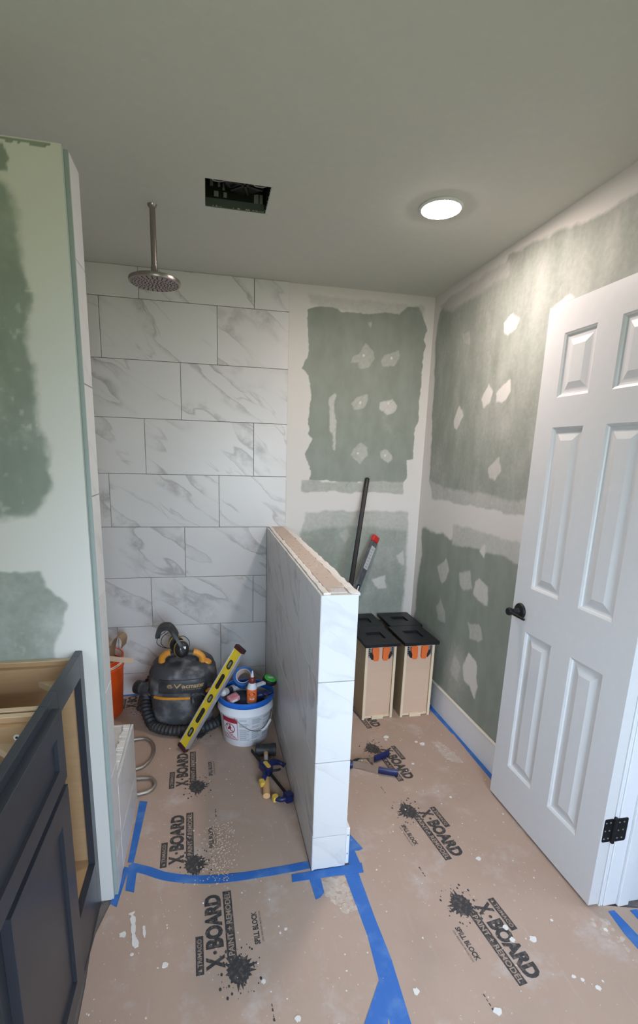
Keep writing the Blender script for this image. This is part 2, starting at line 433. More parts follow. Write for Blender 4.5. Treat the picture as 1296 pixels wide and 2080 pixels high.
# ------------------------------------------------------------------ skimmed walls
PATCH = {
  'BACK_UP': [(0.141, 2.302), (0.184, 2.319), (0.281, 2.323), (0.331, 2.305), (0.43, 2.304), (0.501, 2.304), (0.601, 2.321), (0.694, 2.316), (0.743, 2.365), (0.811, 2.366), (0.842, 2.306), (0.871, 2.244), (0.861, 2.187), (0.874, 2.16), (0.863, 2.065), (0.86, 1.912), (0.86, 1.716), (0.838, 1.635), (0.845, 1.483), (0.806, 1.477), (0.815, 1.368), (0.778, 1.33), (0.578, 1.341), (0.481, 1.331), (0.321, 1.334), (0.184, 1.351), (0.188, 1.396), (0.161, 1.445), (0.151, 1.494), (0.168, 1.553), (0.187, 1.588), (0.166, 1.616), (0.173, 1.65), (0.163, 1.697), (0.175, 1.801), (0.17, 1.875), (0.164, 1.949), (0.116, 1.982), (0.134, 2.037), (0.151, 2.056), (0.15, 2.172)],
  'BACK_SKIM': [(0.133, 1.335), (0.784, 1.336), (0.788, 1.271), (0.473, 1.275), (0.134, 1.275)],
  'BACK_TOPSKIM': [(0.153, 2.372), (0.298, 2.368), (0.547, 2.367), (0.837, 2.369), (0.83, 2.323), (0.5, 2.31), (0.164, 2.335)],
  'BACK_LOW': [(0.171, 1.07), (0.275, 1.137), (0.48, 1.138), (0.68, 1.135), (0.825, 1.133), (0.833, 1.005), (0.838, 0.849), (0.841, 0.679), (0.84, 0.505), (0.835, 0.413), (0.873, -0.108), (0.169, -0.055), (0.141, 1.008)],
  'BACK_LOWSKIM': [(0.169, 1.137), (0.825, 1.133), (0.827, 1.043), (0.517, 1.07), (0.353, 1.07), (0.162, 1.039)],
  'BACK_SPOT0': [(0.452, 2.085), (0.495, 2.139), (0.543, 2.105), (0.554, 2.064), (0.517, 2.016), (0.471, 2.008), (0.454, 2.04), (0.409, 2.032), (0.422, 2.065)],
  'BACK_SPOT1': [(0.6, 2.058), (0.617, 2.082), (0.699, 2.116), (0.707, 2.074), (0.678, 2.035), (0.61, 2.031)],
  'BACK_SPOT2': [(0.427, 1.802), (0.46, 1.839), (0.521, 1.861), (0.528, 1.828), (0.499, 1.783), (0.442, 1.77)],
  'BACK_SPOT3': [(0.606, 1.817), (0.686, 1.843), (0.719, 1.803), (0.713, 1.774), (0.655, 1.749), (0.61, 1.784)],
  'BACK_SPOT4': [(0.437, 1.507), (0.495, 1.573), (0.534, 1.545), (0.539, 1.5), (0.491, 1.455), (0.454, 1.478)],
  'BACK_SPOT5': [(0.625, 1.522), (0.659, 1.533), (0.705, 1.504), (0.717, 1.484), (0.68, 1.462), (0.632, 1.487)],
  'BACK_SPOT6': [(0.286, 1.825), (0.315, 1.86), (0.33, 1.851), (0.316, 1.789), (0.328, 1.675), (0.334, 1.646), (0.334, 1.519), (0.323, 1.528), (0.318, 1.616), (0.3, 1.645)],
  'BACK_SPOT7': [(0.619, 0.696), (0.705, 0.726), (0.718, 0.648), (0.666, 0.638)],
  'BACK_SPOT8': [(0.388, 1.007), (0.43, 1.038), (0.465, 0.996), (0.423, 0.953)],
  'BACK_SPOT9': [(0.784, 0.861), (0.821, 0.889), (0.832, 0.805), (0.805, 0.816)],
  'BACK_SPOT10': [(0.493, 2.26), (0.523, 2.267), (0.52, 2.235)],
  'BACK_SPOT11': [(0.806, 1.477), (0.851, 1.483), (0.858, 1.39), (0.819, 1.389)],
  'BACK_DOTS': [(0.486, 2.077), (0.66, 2.074), (0.479, 1.81), (0.659, 1.815), (0.479, 1.511), (0.658, 1.503)],
  'RIGHT_UP': [(-0.067, 2.319), (-0.114, 2.357), (-0.302, 2.363), (-0.512, 2.346), (-0.706, 2.331), (-0.74, 2.394), (-0.919, 2.371), (-1.087, 2.353), (-1.216, 2.329), (-1.318, 2.327), (-1.429, 2.324), (-1.85, 2.4), (-1.85, 1.3), (-1.07, 1.271), (-0.738, 1.27), (-0.436, 1.265), (-0.218, 1.282), (-0.12, 1.364), (-0.106, 1.562), (-0.082, 1.818), (-0.07, 2.066), (-0.046, 2.167), (-0.056, 2.26)],
  'RIGHT_STREAKTOP': [(-0.081, 2.357), (-0.522, 2.374), (-0.727, 2.36), (-0.742, 2.32), (-0.534, 2.316), (-0.236, 2.307)],
  'RIGHT_BOTSKIM': [(-0.122, 1.354), (-0.277, 1.328), (-0.559, 1.32), (-0.759, 1.323), (-0.961, 1.313), (-1.06, 1.319), (-1.07, 1.271), (-0.738, 1.27), (-0.436, 1.265), (-0.175, 1.263)],
  'RIGHT_LOW': [(-0.075, 1.047), (-0.275, 1.041), (-0.338, 1.057), (-0.445, 1.031), (-0.492, 1.057), (-0.591, 1.054), (-0.707, 1.062), (-0.807, 1.042), (-0.933, 1.068), (-1.06, 1.07), (-1.85, 1.17), (-1.85, 0.14), (-1.072, 0.149), (-0.39, 0.158), (-0.02, 0.14), (-0.022, 0.347), (-0.077, 0.502), (-0.077, 0.722), (-0.106, 0.882)],
  'RIGHT_LOWSKIM': [(-0.463, 1.132), (-0.742, 1.134), (-1.065, 1.139), (-1.073, 1.05), (-0.934, 1.062), (-0.709, 1.049), (-0.468, 1.031)],
  'RIGHT_SPOT0': [(-0.749, 2.112), (-0.815, 2.146), (-0.863, 2.095), (-0.851, 2.063), (-0.795, 2.05), (-0.763, 2.075)],
  'RIGHT_SPOT1': [(-0.624, 1.789), (-0.677, 1.86), (-0.726, 1.815), (-0.702, 1.77), (-0.653, 1.748)],
  'RIGHT_SPOT2': [(-0.747, 1.805), (-0.849, 1.844), (-0.859, 1.8), (-0.832, 1.765), (-0.762, 1.764)],
  'RIGHT_SPOT3': [(-0.356, 1.701), (-0.401, 1.771), (-0.45, 1.722), (-0.4, 1.654), (-0.372, 1.663)],
  'RIGHT_SPOT4': [(-0.757, 1.453), (-0.831, 1.506), (-0.863, 1.445), (-0.82, 1.399), (-0.773, 1.408)],
  'RIGHT_SPOT5': [(-1.091, 2.091), (-1.174, 2.108), (-1.2, 2.092), (-1.15, 2.091)],
  'RIGHT_SPOT6': [(-0.362, 2.147), (-0.435, 2.139), (-0.455, 2.085), (-0.39, 2.098)],
  'RIGHT_LSPOT0': [(-0.319, 0.856), (-0.412, 0.923), (-0.456, 0.873), (-0.439, 0.823), (-0.393, 0.772), (-0.362, 0.803)],
  'RIGHT_LSPOT1': [(-0.581, 0.881), (-0.683, 0.922), (-0.713, 0.838), (-0.639, 0.81), (-0.591, 0.826)],
  'RIGHT_LSPOT2': [(-0.744, 0.874), (-0.776, 0.895), (-0.853, 0.877), (-0.868, 0.789), (-0.783, 0.796), (-0.744, 0.819)],
  'RIGHT_LSPOT3': [(-0.352, 0.617), (-0.395, 0.671), (-0.462, 0.621), (-0.465, 0.563), (-0.376, 0.552)],
  'RIGHT_LSPOT4': [(-0.717, 0.645), (-0.82, 0.671), (-0.858, 0.61), (-0.825, 0.585), (-0.751, 0.575)],
  'RIGHT_LSPOT5': [(-0.589, 0.318), (-0.616, 0.412), (-0.678, 0.375), (-0.657, 0.29), (-0.602, 0.293)],
  'RIGHT_LSPOT6': [(-0.716, 0.407), (-0.758, 0.484), (-0.831, 0.473), (-0.843, 0.393), (-0.864, 0.353), (-0.846, 0.283), (-0.786, 0.325), (-0.742, 0.33)],
  'RIGHT_LSPOT7': [(-0.383, 0.146), (-0.493, 0.159), (-0.599, 0.148), (-0.565, 0.122), (-0.388, 0.123)],
  'RIGHT_LSPOT8': [(-0.75, 1.043), (-0.79, 1.071), (-0.797, 1.02), (-0.774, 1.032)],
  'WING_UP': [(-1.172, 2.118), (-0.91, 2.096), (-0.89, 2.055), (-0.893, 2.015), (-0.889, 1.976), (-0.894, 1.931), (-0.882, 1.897), (-0.878, 1.861), (-0.885, 1.814), (-0.883, 1.772), (-0.891, 1.758), (-0.886, 1.69), (-0.889, 1.592), (-0.884, 1.542), (-0.866, 1.466), (-0.867, 1.393), (-0.912, 1.325), (-0.987, 1.308), (-1.29, 1.291)],
  'WING_TOP': [(-1.165, 2.168), (-0.901, 2.19), (-0.891, 2.163), (-0.897, 2.139), (-1.175, 2.098)],
  'WING_LOW': [(-1.311, 1.146), (-1.003, 1.146), (-0.905, 1.144), (-0.896, 1.1), (-0.848, 1.053), (-0.865, 0.957), (-0.89, 0.897), (-0.912, 0.624), (-1.379, 0.671)],
}

_rng = np.random.default_rng(11)
def vnoise(U, V, scale, octaves=3):
    out = np.zeros_like(U); amp = 1.0; tot = 0
    for o in range(octaves):
        g = _rng.random((64, 64))
        x = (U*scale) % 63; y = (V*scale) % 63
        i = np.floor(x).astype(int); j = np.floor(y).astype(int); fx = x-i; fy = y-j
        fx = fx*fx*(3-2*fx); fy = fy*fy*(3-2*fy)
        n = (g[i, j]*(1-fx)*(1-fy)+g[(i+1) % 64, j]*fx*(1-fy)+g[i, (j+1) % 64]*(1-fx)*fy+g[(i+1) % 64, (j+1) % 64]*fx*fy)
        out += (n-.5)*amp; tot += amp; amp *= .55; scale *= 2.1
    return out/tot*2
def sdf(U, V, poly):
    P = np.array(poly); n = len(P)
    d = np.full(U.shape, 1e9); inside = np.zeros(U.shape, bool)
    for k in range(n):
        a = P[k]; b = P[(k+1) % n]; e = b-a
        wx = U-a[0]; wy = V-a[1]
        t = np.clip((wx*e[0]+wy*e[1])/max(e@e, 1e-12), 0, 1)
        d = np.minimum(d, (wx-e[0]*t)**2+(wy-e[1]*t)**2)
        c = ((a[1] <= V) != (b[1] <= V))
        with np.errstate(divide='ignore', invalid='ignore'):
            xi = a[0]+(V-a[1])/(b[1]-a[1] if b[1] != a[1] else 1e-12)*e[0]
        inside ^= c & (U < xi)
    d = np.sqrt(d); d[inside] *= -1
    return d
def sstep(x, a, b):
    t = np.clip((x-a)/(b-a), 0, 1); return t*t*(3-2*t)
def paint_back(U, V):
    w1 = vnoise(U, V, 18, 3)*.012; w2 = vnoise(U, V, 6, 3)
    m = np.ones_like(U)
    def area(name, level, soft, hard=.003):
        nonlocal m
        d = sdf(U, V, PATCH[name])+w1
        k = 1-sstep(d, -hard, soft); m = m*(1-k)+level*k
    area('BACK_TOPSKIM', .62, .03)
    area('BACK_UP', .02, .006)
    m += np.where(m < .3, np.clip(sstep(w2, .25, .9)*.30, 0, .3), 0)
    area('BACK_SKIM', .42, .012)
    area('BACK_LOW', .20, .03)
    m += np.where((V < 1.14) & (m < .5), (w2+.3)*.16, 0)
    area('BACK_LOWSKIM', .50, .03)
    for i, lv in enumerate((.40, .40, .44, .62, .44, .5, .55, .72, .42, .6, .45, .9)): area('BACK_SPOT%d' % i, lv, .010)
    for (x, z) in PATCH['BACK_DOTS']:
        m = np.maximum(m, 1-sstep(np.hypot(U-x, V-z), .004, .011))
    for k in range(9):   # scuffs left by the trowel
        a = .25+.55*_rng.random(); z = 1.42+.42*_rng.random(); L = .1+.18*_rng.random(); dx, dz = .64, .77
        s = (U-a)*dx+(V-z)*dz; t = -(U-a)*dz+(V-z)*dx
        m -= .10*(np.abs(s) < L)*(1-sstep(np.abs(t+s*s*.25), .001, .005))
    return np.clip(m, -.1, 1)
def paint_right(U, V):
    w1 = vnoise(U, V, 16, 3)*.014; w2 = vnoise(U, V*.35, 14, 3); w3 = vnoise(U, V, 4, 3)
    m = np.ones_like(U)
    def area(name, level, soft, hard=.003):
        nonlocal m
        d = sdf(U, V, PATCH[name])+w1
        k = 1-sstep(d, -hard, soft); m = m*(1-k)+level*k
    area('RIGHT_UP', .13, .02)
    m += np.where(m < .6, np.clip(w2*.16+w3*.10+.08, -.1, .3), 0)
    m += np.where(m < .6, 0.13*sstep(-U, .30, .95)*sstep(V, 1.25, 1.9), 0)  # painted light: upper board lightened near the lamp through the compound mask
    area('RIGHT_STREAKTOP', .55, .03)
    area('RIGHT_BOTSKIM', .50, .02)
    area('RIGHT_LOW', .02, .035)
    m += np.where((V < 1.2) & (m < .5), np.clip(w2*.10+w3*.10, -.05, .3), 0)
    m += np.where(m < .5, .38*(1-sstep(np.hypot((U+.62)*1.5, (V-.30)), .05, .32)), 0)
    area('RIGHT_LOWSKIM', .56, .02)
    for i, lv in enumerate((.92, .85, .85, .8, .62, .85, .4)): area('RIGHT_SPOT%d' % i, lv, .008)
    for i, lv in enumerate((.55, .52, .68, .45, .5, .55, .85, .75, .9)): area('RIGHT_LSPOT%d' % i, lv, .016)
    return np.clip(m, -.1, 1)
def paint_wing(U, V):
    w1 = vnoise(U, V, 16, 3)*.016; w2 = vnoise(U, V, 10, 4)
    m = np.ones_like(U)
    def area(name, level, soft, hard=.003):
        nonlocal m
        d = sdf(U, V, PATCH[name])+w1
        k = 1-sstep(d, -hard, soft); m = m*(1-k)+level*k
    area('WING_UP', .10, .035); area('WING_TOP', -.1, .004); area('WING_LOW', .30, .012)
    m += np.where(m < .6, np.clip(w2*.32, -.2, .4), 0)
    fl = vnoise(U, V, 55, 2)
    m += np.where((m < .55) & (m > -.05), .42*sstep(fl, .22, .75)*sstep(vnoise(U, V, 5, 2), -.1, .5), 0)
    # torn paper along the top edge
    d = (V-2.200)+(U+.83)*.02+vnoise(U, V*.1, 40, 3)*.010-.0025
    m = np.where((d > 0) & (V < 2.2085) & (U < -.79), -.1, m)
    return np.clip(m, -.1, 1)
def painted_wall(name, P0, eu, thick, u0, u1, v0, v1, res, fn, mat):
    """slab whose front is a fine grid; P0 + eu*u + z*v is a front point, thick the vector through the wall"""
    nu = int(round((u1-u0)/res))+1; nv = int(round((v1-v0)/res))+1
    us = np.linspace(u0, u1, nu); vs = np.linspace(v0, v1, nv)
    U, V = np.meshgrid(us, vs, indexing='ij')
    m = fn(U, V)
    P0 = np.array(P0, float); eu = np.array(eu, float); th = np.array(thick, float)
    co = P0+U[..., None]*eu+V[..., None]*np.array([0, 0, 1.])
    co = co.reshape(-1, 3)
    idx = np.arange(nu*nv).reshape(nu, nv)
    q = np.stack([idx[:-1, :-1], idx[1:, :-1], idx[1:, 1:], idx[:-1, 1:]], -1).reshape(-1, 4)
    nrm = np.cross(eu, [0, 0, 1.])
    if nrm@th > 0: q = q[:, ::-1]
    base = len(co)
    cor = co[[idx[0, 0], idx[-1, 0], idx[-1, -1], idx[0, -1]]]+th
    co = np.vstack([co, cor])
    faces = q.tolist()
    faces.append([base, base+1, base+2, base+3] if nrm@th > 0 else [base+3, base+2, base+1, base])
    faces.append(idx[:, 0].tolist()+[base+1, base]); faces.append(idx[-1, :].tolist()+[base+2, base+1])
    faces.append(idx[::-1, -1].tolist()+[base+3, base+2]); faces.append(idx[0, ::-1].tolist()+[base, base+3])
    me = bpy.data.meshes.new(name); me.from_pydata(co.tolist(), [], faces)
    a = me.attributes.new('compound', 'FLOAT', 'POINT')
    a.data.foreach_set('value', np.concatenate([m.reshape(-1), np.ones(4)]).astype(np.float32))
    me.update()
    return obj_me(name, me, mat)

# ------------------------------------------------------------------ room shell
XR, XL, XT = .914, -1.42, .033           # right wall, left wall, right end of the tiled part
YREAR = -4.2
floor = struct(obj('floor', bbox((XL-.1, YREAR-.1, -.12), (XR, .1, -.002)), M['subfloor']))
hall = struct(obj('floor_hall', bbox((XR, -3.2, -.12), (2.3, -1.2, -.004)), M['carpet']))

# ceiling with the cut-out for the exhaust fan
HX0, HX1, HY0, HY1 = -.424, -.190, -.955, -.752
bm = NB()
xs = [XL-.1, HX0, HX1, 2.3]; ys = [YREAR-.1, HY0, HY1, .1]
for i in range(3):
    for j in range(3):
        if i == 1 and j == 1: continue
        box(bm, (xs[i], ys[j], CEIL), (xs[i+1], ys[j+1], CEIL+.013))
bmesh.ops.remove_doubles(bm, verts=bm.verts, dist=1e-5)
seen = {}
for f in list(bm.faces):
    seen.setdefault(tuple(sorted(v.index if v.index >= 0 else id(v) for v in f.verts)), []).append(f)
ceiling = struct(obj('ceiling', bm, M['ceiling']))

def tile_rows():
    z0 = 1.0554; rows = []
    zs = [0.0]+[z0+k*.3048 for k in range(-3, 5)]+[CEIL]
    ph = ['c', 'b', 'a', 'c', 'b', 'a', 'c', 'b', 'a']
    for k in range(len(zs)-1): rows.append((zs[k], zs[k+1], ph[k]))
    return rows
TILE_MESH = {}
def tile_mesh(w, h, t=.009, mat='marble'):
    key = (round(w, 4), round(h, 4), t, mat)
    if key not in TILE_MESH:
        bm = bbox((0, -t, 0), (w, 0, h), .0012)
        me = bpy.data.meshes.new('tile'); bmesh.ops.recalc_face_normals(bm, faces=bm.faces); bm.to_mesh(me); bm.free()
        me.materials.append(M[mat]); TILE_MESH[key] = me
    return TILE_MESH[key]
def tile(parent, x, y, z, w, h, rz, mat='marble'):
    g = .0011
    if w < .012 or h < .012: return
    o = bpy.data.objects.new('tile', tile_mesh(w-2*g, h-2*g, mat=mat)); link(o); o.parent = parent
    o.location = (x+g*math.cos(rz), y+g*math.sin(rz), z+g); o.rotation_euler = (0, 0, rz)
    return o
def tile_run(parent, x0, x1, y, rz, zlo, zhi, joints, org=(0, 0)):
    """clad a stretch s in [x0,x1] measured along direction rz from org; joints = phase per row letter"""
    for (za, zb, ph) in tile_rows():
        a, b = max(za, zlo), min(zb, zhi)
        if b-a < .012: continue
        j = joints[ph]; k = math.floor((x0-j)/.6096)
        s = x0
        while s < x1-1e-6:
            k += 1; e = min(j+k*.6096, x1)
            if e-s > .012:
                tile(parent, org[0]+s*math.cos(rz), org[1]+s*math.sin(rz), a, e-s, b-a, rz)
            s = e

# back wall: tiled shower part and skimmed drywall part
wall_back = struct(obj('wall_back', bbox((XL-.1, .011, 0), (XT, .12, CEIL)), M['grout']), 'back wall, marble tile in the shower and skimmed board beside it')
JA = -.164
JO = dict(a=JA, b=JA-.2032, c=JA-.4064)
tile_run(wall_back, XL, -.081, .010, 0, 0, 1.0554, JO)
tile_run(wall_back, XL, XT, .010, 0, 1.0554, CEIL, JO)
dw = painted_wall('skimmed_board', (0, .004, 0), (1, 0, 0), (0, .116, 0), XT+.001, XR, 0, CEIL, .0052, paint_back, M['drywall'])
dw.parent = wall_back

# right wall, up to the doorway, then over and past it
wall_right = struct(painted_wall('wall_right', (XR, 0, 0), (0, 1, 0), (.116, 0, 0), -1.785, .004, 0, CEIL, .0056, paint_right, M['drywall']), 'right wall, green board under white joint compound')
bm = NB(); box(bm, (XR, YREAR-.1, 0), (XR+.116, -2.47, CEIL)); box(bm, (XR, -2.47, 2.06), (XR+.116, -1.785, CEIL))
struct(obj('wall_right_beyond', bm, M['plain_wall']))
bm = NB()
LY0, LY1, LZ0, LZ1 = -3.80, -2.90, .88, 1.98
box(bm, (XL-.12, LY1, 0), (XL-.012, .011, CEIL)); box(bm, (XL-.12, YREAR-.1, 0), (XL-.012, LY0, CEIL))
box(bm, (XL-.12, LY0, 0), (XL-.012, LY1, LZ0)); box(bm, (XL-.12, LY0, LZ1), (XL-.012, LY1, CEIL))
wall_left = struct(obj('wall_left', bm, M['plain_wall']))
bm = NB()
for lo, hi in (((LY0, LZ0), (LY0+.045, LZ1)), ((LY1-.045, LZ0), (LY1, LZ1)), ((LY0, LZ0), (LY1, LZ0+.045)), ((LY0, LZ1-.045), (LY1, LZ1))):
    box(bm, (XL-.09, lo[0], lo[1]), (XL-.04, hi[0], hi[1]))
win2 = struct(obj('added_window', bm, M['white_paint']))  # unseen window added to go with the left fill light
obj('pane', bbox((XL-.070, LY0+.045, LZ0+.045), (XL-.065, LY1-.045, LZ1-.045)), M['glass'], win2)
tile_run(wall_left, .011, 1.36, 0, PI/2, 0, CEIL, dict(a=.2, b=.4, c=.0), (XL-.002, -1.37))
struct(obj('wall_hall', bbox((2.2, -3.2, 0), (2.3, -1.2, CEIL)), M['plain_wall']))
struct(obj('wall_hall_end', bbox((XR+.116, -1.3, 0), (2.3, -1.2, CEIL)), M['plain_wall']))
struct(obj('wall_hall_near', bbox((XR+.116, -3.2, 0), (2.3, -3.1, CEIL)), M['plain_wall']))
# rear wall with its window, behind the camera
WX0, WX1, WZ0, WZ1 = -.43, .67, .66, 1.95
bm = NB()
box(bm, (XL-.1, YREAR-.1, 0), (WX0, YREAR, CEIL)); box(bm, (WX1, YREAR-.1, 0), (XR+.116, YREAR, CEIL))
box(bm, (WX0, YREAR-.1, 0), (WX1, YREAR, WZ0)); box(bm, (WX0, YREAR-.1, WZ1), (WX1, YREAR, CEIL))
struct(obj('wall_rear', bm, M['plain_wall']))
bm = NB()
for lo, hi in (((WX0, WZ0), (WX0+.05, WZ1)), ((WX1-.05, WZ0), (WX1, WZ1)), ((WX0, WZ0), (WX1, WZ0+.05)), ((WX0, WZ1-.05), (WX1, WZ1))):
    box(bm, (lo[0], YREAR-.075, lo[1]), (hi[0], YREAR-.02, hi[1]))
win = struct(obj('window_1', bm, M['white_paint']))
obj('pane', bbox((WX0+.05, YREAR-.055, WZ0+.05), (WX1-.05, YREAR-.05, WZ1-.05)), M['glass'], win)

# ------------------------------------------------------------------ wing wall beside the vanity
WY0, WY1, WX, WH = -1.482, -1.362, -.766, 2.2105
wing = struct(painted_wall('wall_wing', (0, WY0, 0), (1, 0, 0), (0, .118, 0), XL-.012, WX, 0, WH, .0052, paint_wing, M['drywall']), 'short wall left of the shower opening, green board half covered in compound')
obj('edge_strip', bbox((WX-.002, WY0+.0005, 0), (WX+.0006, WY0+.024, WH-.001)), simple('grey_edge_bead', (.36, .41, .385), .85), wing)
obj('edge_trim', bbox((WX+.0004, WY0+.0150, 0), (-.7541, WY0+.0203, WH-.003), .0008), simple('grey_tile_edging', (.30, .34, .325), .6), wing)
obj('tile_backing', bbox((WX, WY0+.020, 0), (WX+.0035, WY1+.002, WH-.003)), M['grout'], wing)
for (za, zb, ph) in tile_rows():
    a, b = za, min(zb, WH-.002)
    if b-a > .012: tile(wing, -.7635, WY0+.0205, a, WY1-WY0-.0195, b-a, PI/2, 'marble_pale')
# shower side of the wing wall
bm = NB(); box(bm, (XL-.012, WY1-.002, 0), (WX, WY1+.001, WH-.002))
obj('tile_backing', bm, M['grout'], wing)
tile_run(wing, 0, .66, 0, PI, .37, WH-.002, dict(a=.1, b=.3, c=.5), (-.757, WY1+.001))

# ------------------------------------------------------------------ bench behind the wing wall, top still raw
BY0, BY1, BZ = WY1+.004, -.990, .368
bench = thing('shower_bench', 'low tiled shower bench behind the short left wall, its top still raw board', 'bench', (-1.09, -1.17, 0))
def bl(x, y, z): return (x+1.09, y+1.17, z)
obj('core', bbox(bl(XL, BY0+.002, 0), bl(-.7645, BY1-.010, BZ-.004)), M['foam'], bench)
for (za, zb) in ((0, .141), (.141, BZ)):
    tile(bench, -.7545+1.09-.009, BY0+1.17, za, BY1-BY0, zb-za, PI/2, 'marble_pale')
for (za, zb) in ((0, .141), (.141, BZ)):
    for (xa, xb) in ((XL+.01, -1.10), (-1.10, -.7655)):
        tile(bench, xb+1.09, BY1+1.17-.009, za, xb-xa, zb-za, PI)
bm = NB()      # crumbling cement edge along the top
rnd = random.Random(3)
n = 26
for k in range(n):
    y0 = BY0+(BY1-BY0-.012)*k/n; y1 = BY0+(BY1-BY0-.012)*(k+1)/n
    w = .016+rnd.random()*.016
    box(bm, bl(-.7655-w, y0, BZ-.006), bl(-.7655, y1, BZ-.001+rnd.random()*.006))
obj('raw_edge', bm, M['mud'], bench)

# ------------------------------------------------------------------ half wall
PXL, PXR, PYN, PZ = -.081, .0475, -1.4873, 1.0554
pony = struct(obj('wall_half', bbox((PXL+.010, PYN+.010, 0), (PXR, .003, PZ-.004)), M['plain_wall']), 'half wall between shower and room, marble tile on its end and left side')
tile_run(pony, 0.0, -PYN, 0, -PI/2, 0, PZ, dict(a=.11, b=.31, c=.51), (PXL+.009, 0))
zz = [0.004, PZ-3*.3048, PZ-2*.3048, PZ-.3048, PZ]
for a, b in zip(zz, zz[1:]): tile(pony, PXL+.0005, PYN+.009, a, PXR-PXL-.001, b-a, 0, 'marble_pale')
# raw top: cement strip between two smears of compound
obj('cap_board', bbox((PXL+.030, PYN+.085, PZ-.006), (PXR-.028, .002, PZ+.004), .001), M['cement'], pony, label='tan cement board strip along the raw top')
obj('cap_piece', bbox((PXL+.032, PYN+.022, PZ-.006), (PXR-.034, PYN+.080, PZ+.004), .001), M['cement'], pony)
def smear(xa, xb, ya, yb, n, zt, seed, jx):
    rnd = random.Random(seed); bm = NB(); rows = []
    for k in range(n+1):
        y = ya+(yb-ya)*k/n; l = xa+(rnd.random()-.5)*jx[0]; r = xb+(rnd.random()-.5)*jx[1]; h = zt+(rnd.random()-.5)*.004
        rows.append([bm.verts.new(c) for c in ((l, y, PZ-.008), (l, y, h-.001), ((l+r)/2, y, h+.001), (r, y, h-.001), (r, y, PZ-.008))])
    for a, b in zip(rows, rows[1:]):
        for k in range(4): bm.faces.new((a[k], a[k+1], b[k+1], b[k]))
    bm.faces.new(rows[0]); bm.faces.new(rows[-1])
    return bm
obj('compound_smear', smear(PXL+.012, PXL+.032, PYN+.012, .002, 60, PZ+.003, 1, (.004, .008)), M['mud'], pony)
obj('compound_smear', smear(PXR-.026, PXR+.004, PYN+.012, .002, 60, PZ+.002, 2, (.006, .006)), M['mud'], pony)
bm = NB(); rnd = random.Random(5)
for k in range(14):
    y = -.05-1.3*rnd.random(); x = PXL+.04+rnd.random()*.045
    lathe(bm, [(.0035, PZ+.0035), (.0035, PZ+.0046)], 8, Matrix.Translation((x, y, 0)))
obj('screw_heads', bm, M['galv'], pony)
bm = NB(); box(bm, (PXL+.042, PYN+.030, PZ+.0035), (PXR-.038, PYN+.060, PZ+.0046)); obj('sticker', bm, M['pale_label'], pony)
bm = NB()
for k in range(4): box(bm, (PXL+.046+.014*k, PYN+.034, PZ+.0046), (PXL+.055+.014*k, PYN+.040, PZ+.0049))
obj('sticker_print', bm, M['grey_print'], pony)
bb = struct(obj('baseboard_half_wall', bbox((PXR+.001, PYN+.012, 0), (PXR+.016, -.03, .155), .002), M['white_paint']))
bm = NB()
for z in (.045, .125): lathe(bm, [(.003, 0), (.003, .0012), (0, .0014)], 8, Matrix.Translation((PXR+.009, PYN+.012, z)) @ Matrix.Rotation(PI/2, 4, 'X'))
obj('nail_head', bm, M['galv'], bb)

# right baseboard with its cream cap bead
br = struct(obj('baseboard_right', bbox((XR-.014, -1.775, 0), (XR-.001, .002, .150), .001), M['white_paint']))
obj('cap_bead', bbox((XR-.016, -1.775, .150), (XR-.001, .002, .160), .003, 2), simple('cream_caulk', (.78, .72, .63), .6), br)
# ------------------------------------------------------------------ doorway: jamb and the open six-panel door
jamb = struct(bpy.data.objects.new('trim_1', None), 'white door jamb'); link(jamb); jamb.location = (XR, -1.797, 0)
obj('jamb_board', bbox((-.030, -.004, 0), (.122, .014, 2.06), .002), M['white_paint'], jamb)
obj('edge_bead', bbox((-.0465, -.002, 0), (-.0395, .016, 2.06), .0025, 2), M['white_paint'], jamb)
obj('edge_bead', bbox((-.0385, -.002, 0), (-.0315, .016, 2.06), .0025, 2), M['white_paint'], jamb)
obj('door_stop', bbox((.020, -.015, 0), (.062, -.004, 2.05), .002), M['white_paint'], jamb)
obj('jamb_board', bbox((-.02, -.673, 0), (.122, -.655, 2.06), .002), M['white_paint'], jamb)
obj('head_board', bbox((-.02, -.655, 2.042), (.122, -.004, 2.06), .002), M['white_paint'], jamb)
DY0, DY1, DXF, DT, DZ0, DZ1 = -1.799, -1.203, .8225, .040, .014, 2.047
door = struct(bpy.data.objects.new('door_1', None), 'white six-panel door standing open against the right wall'); link(door)
door.location = (DXF, DY0, 0); door.rotation_euler = (0, 0, math.radians(.35))
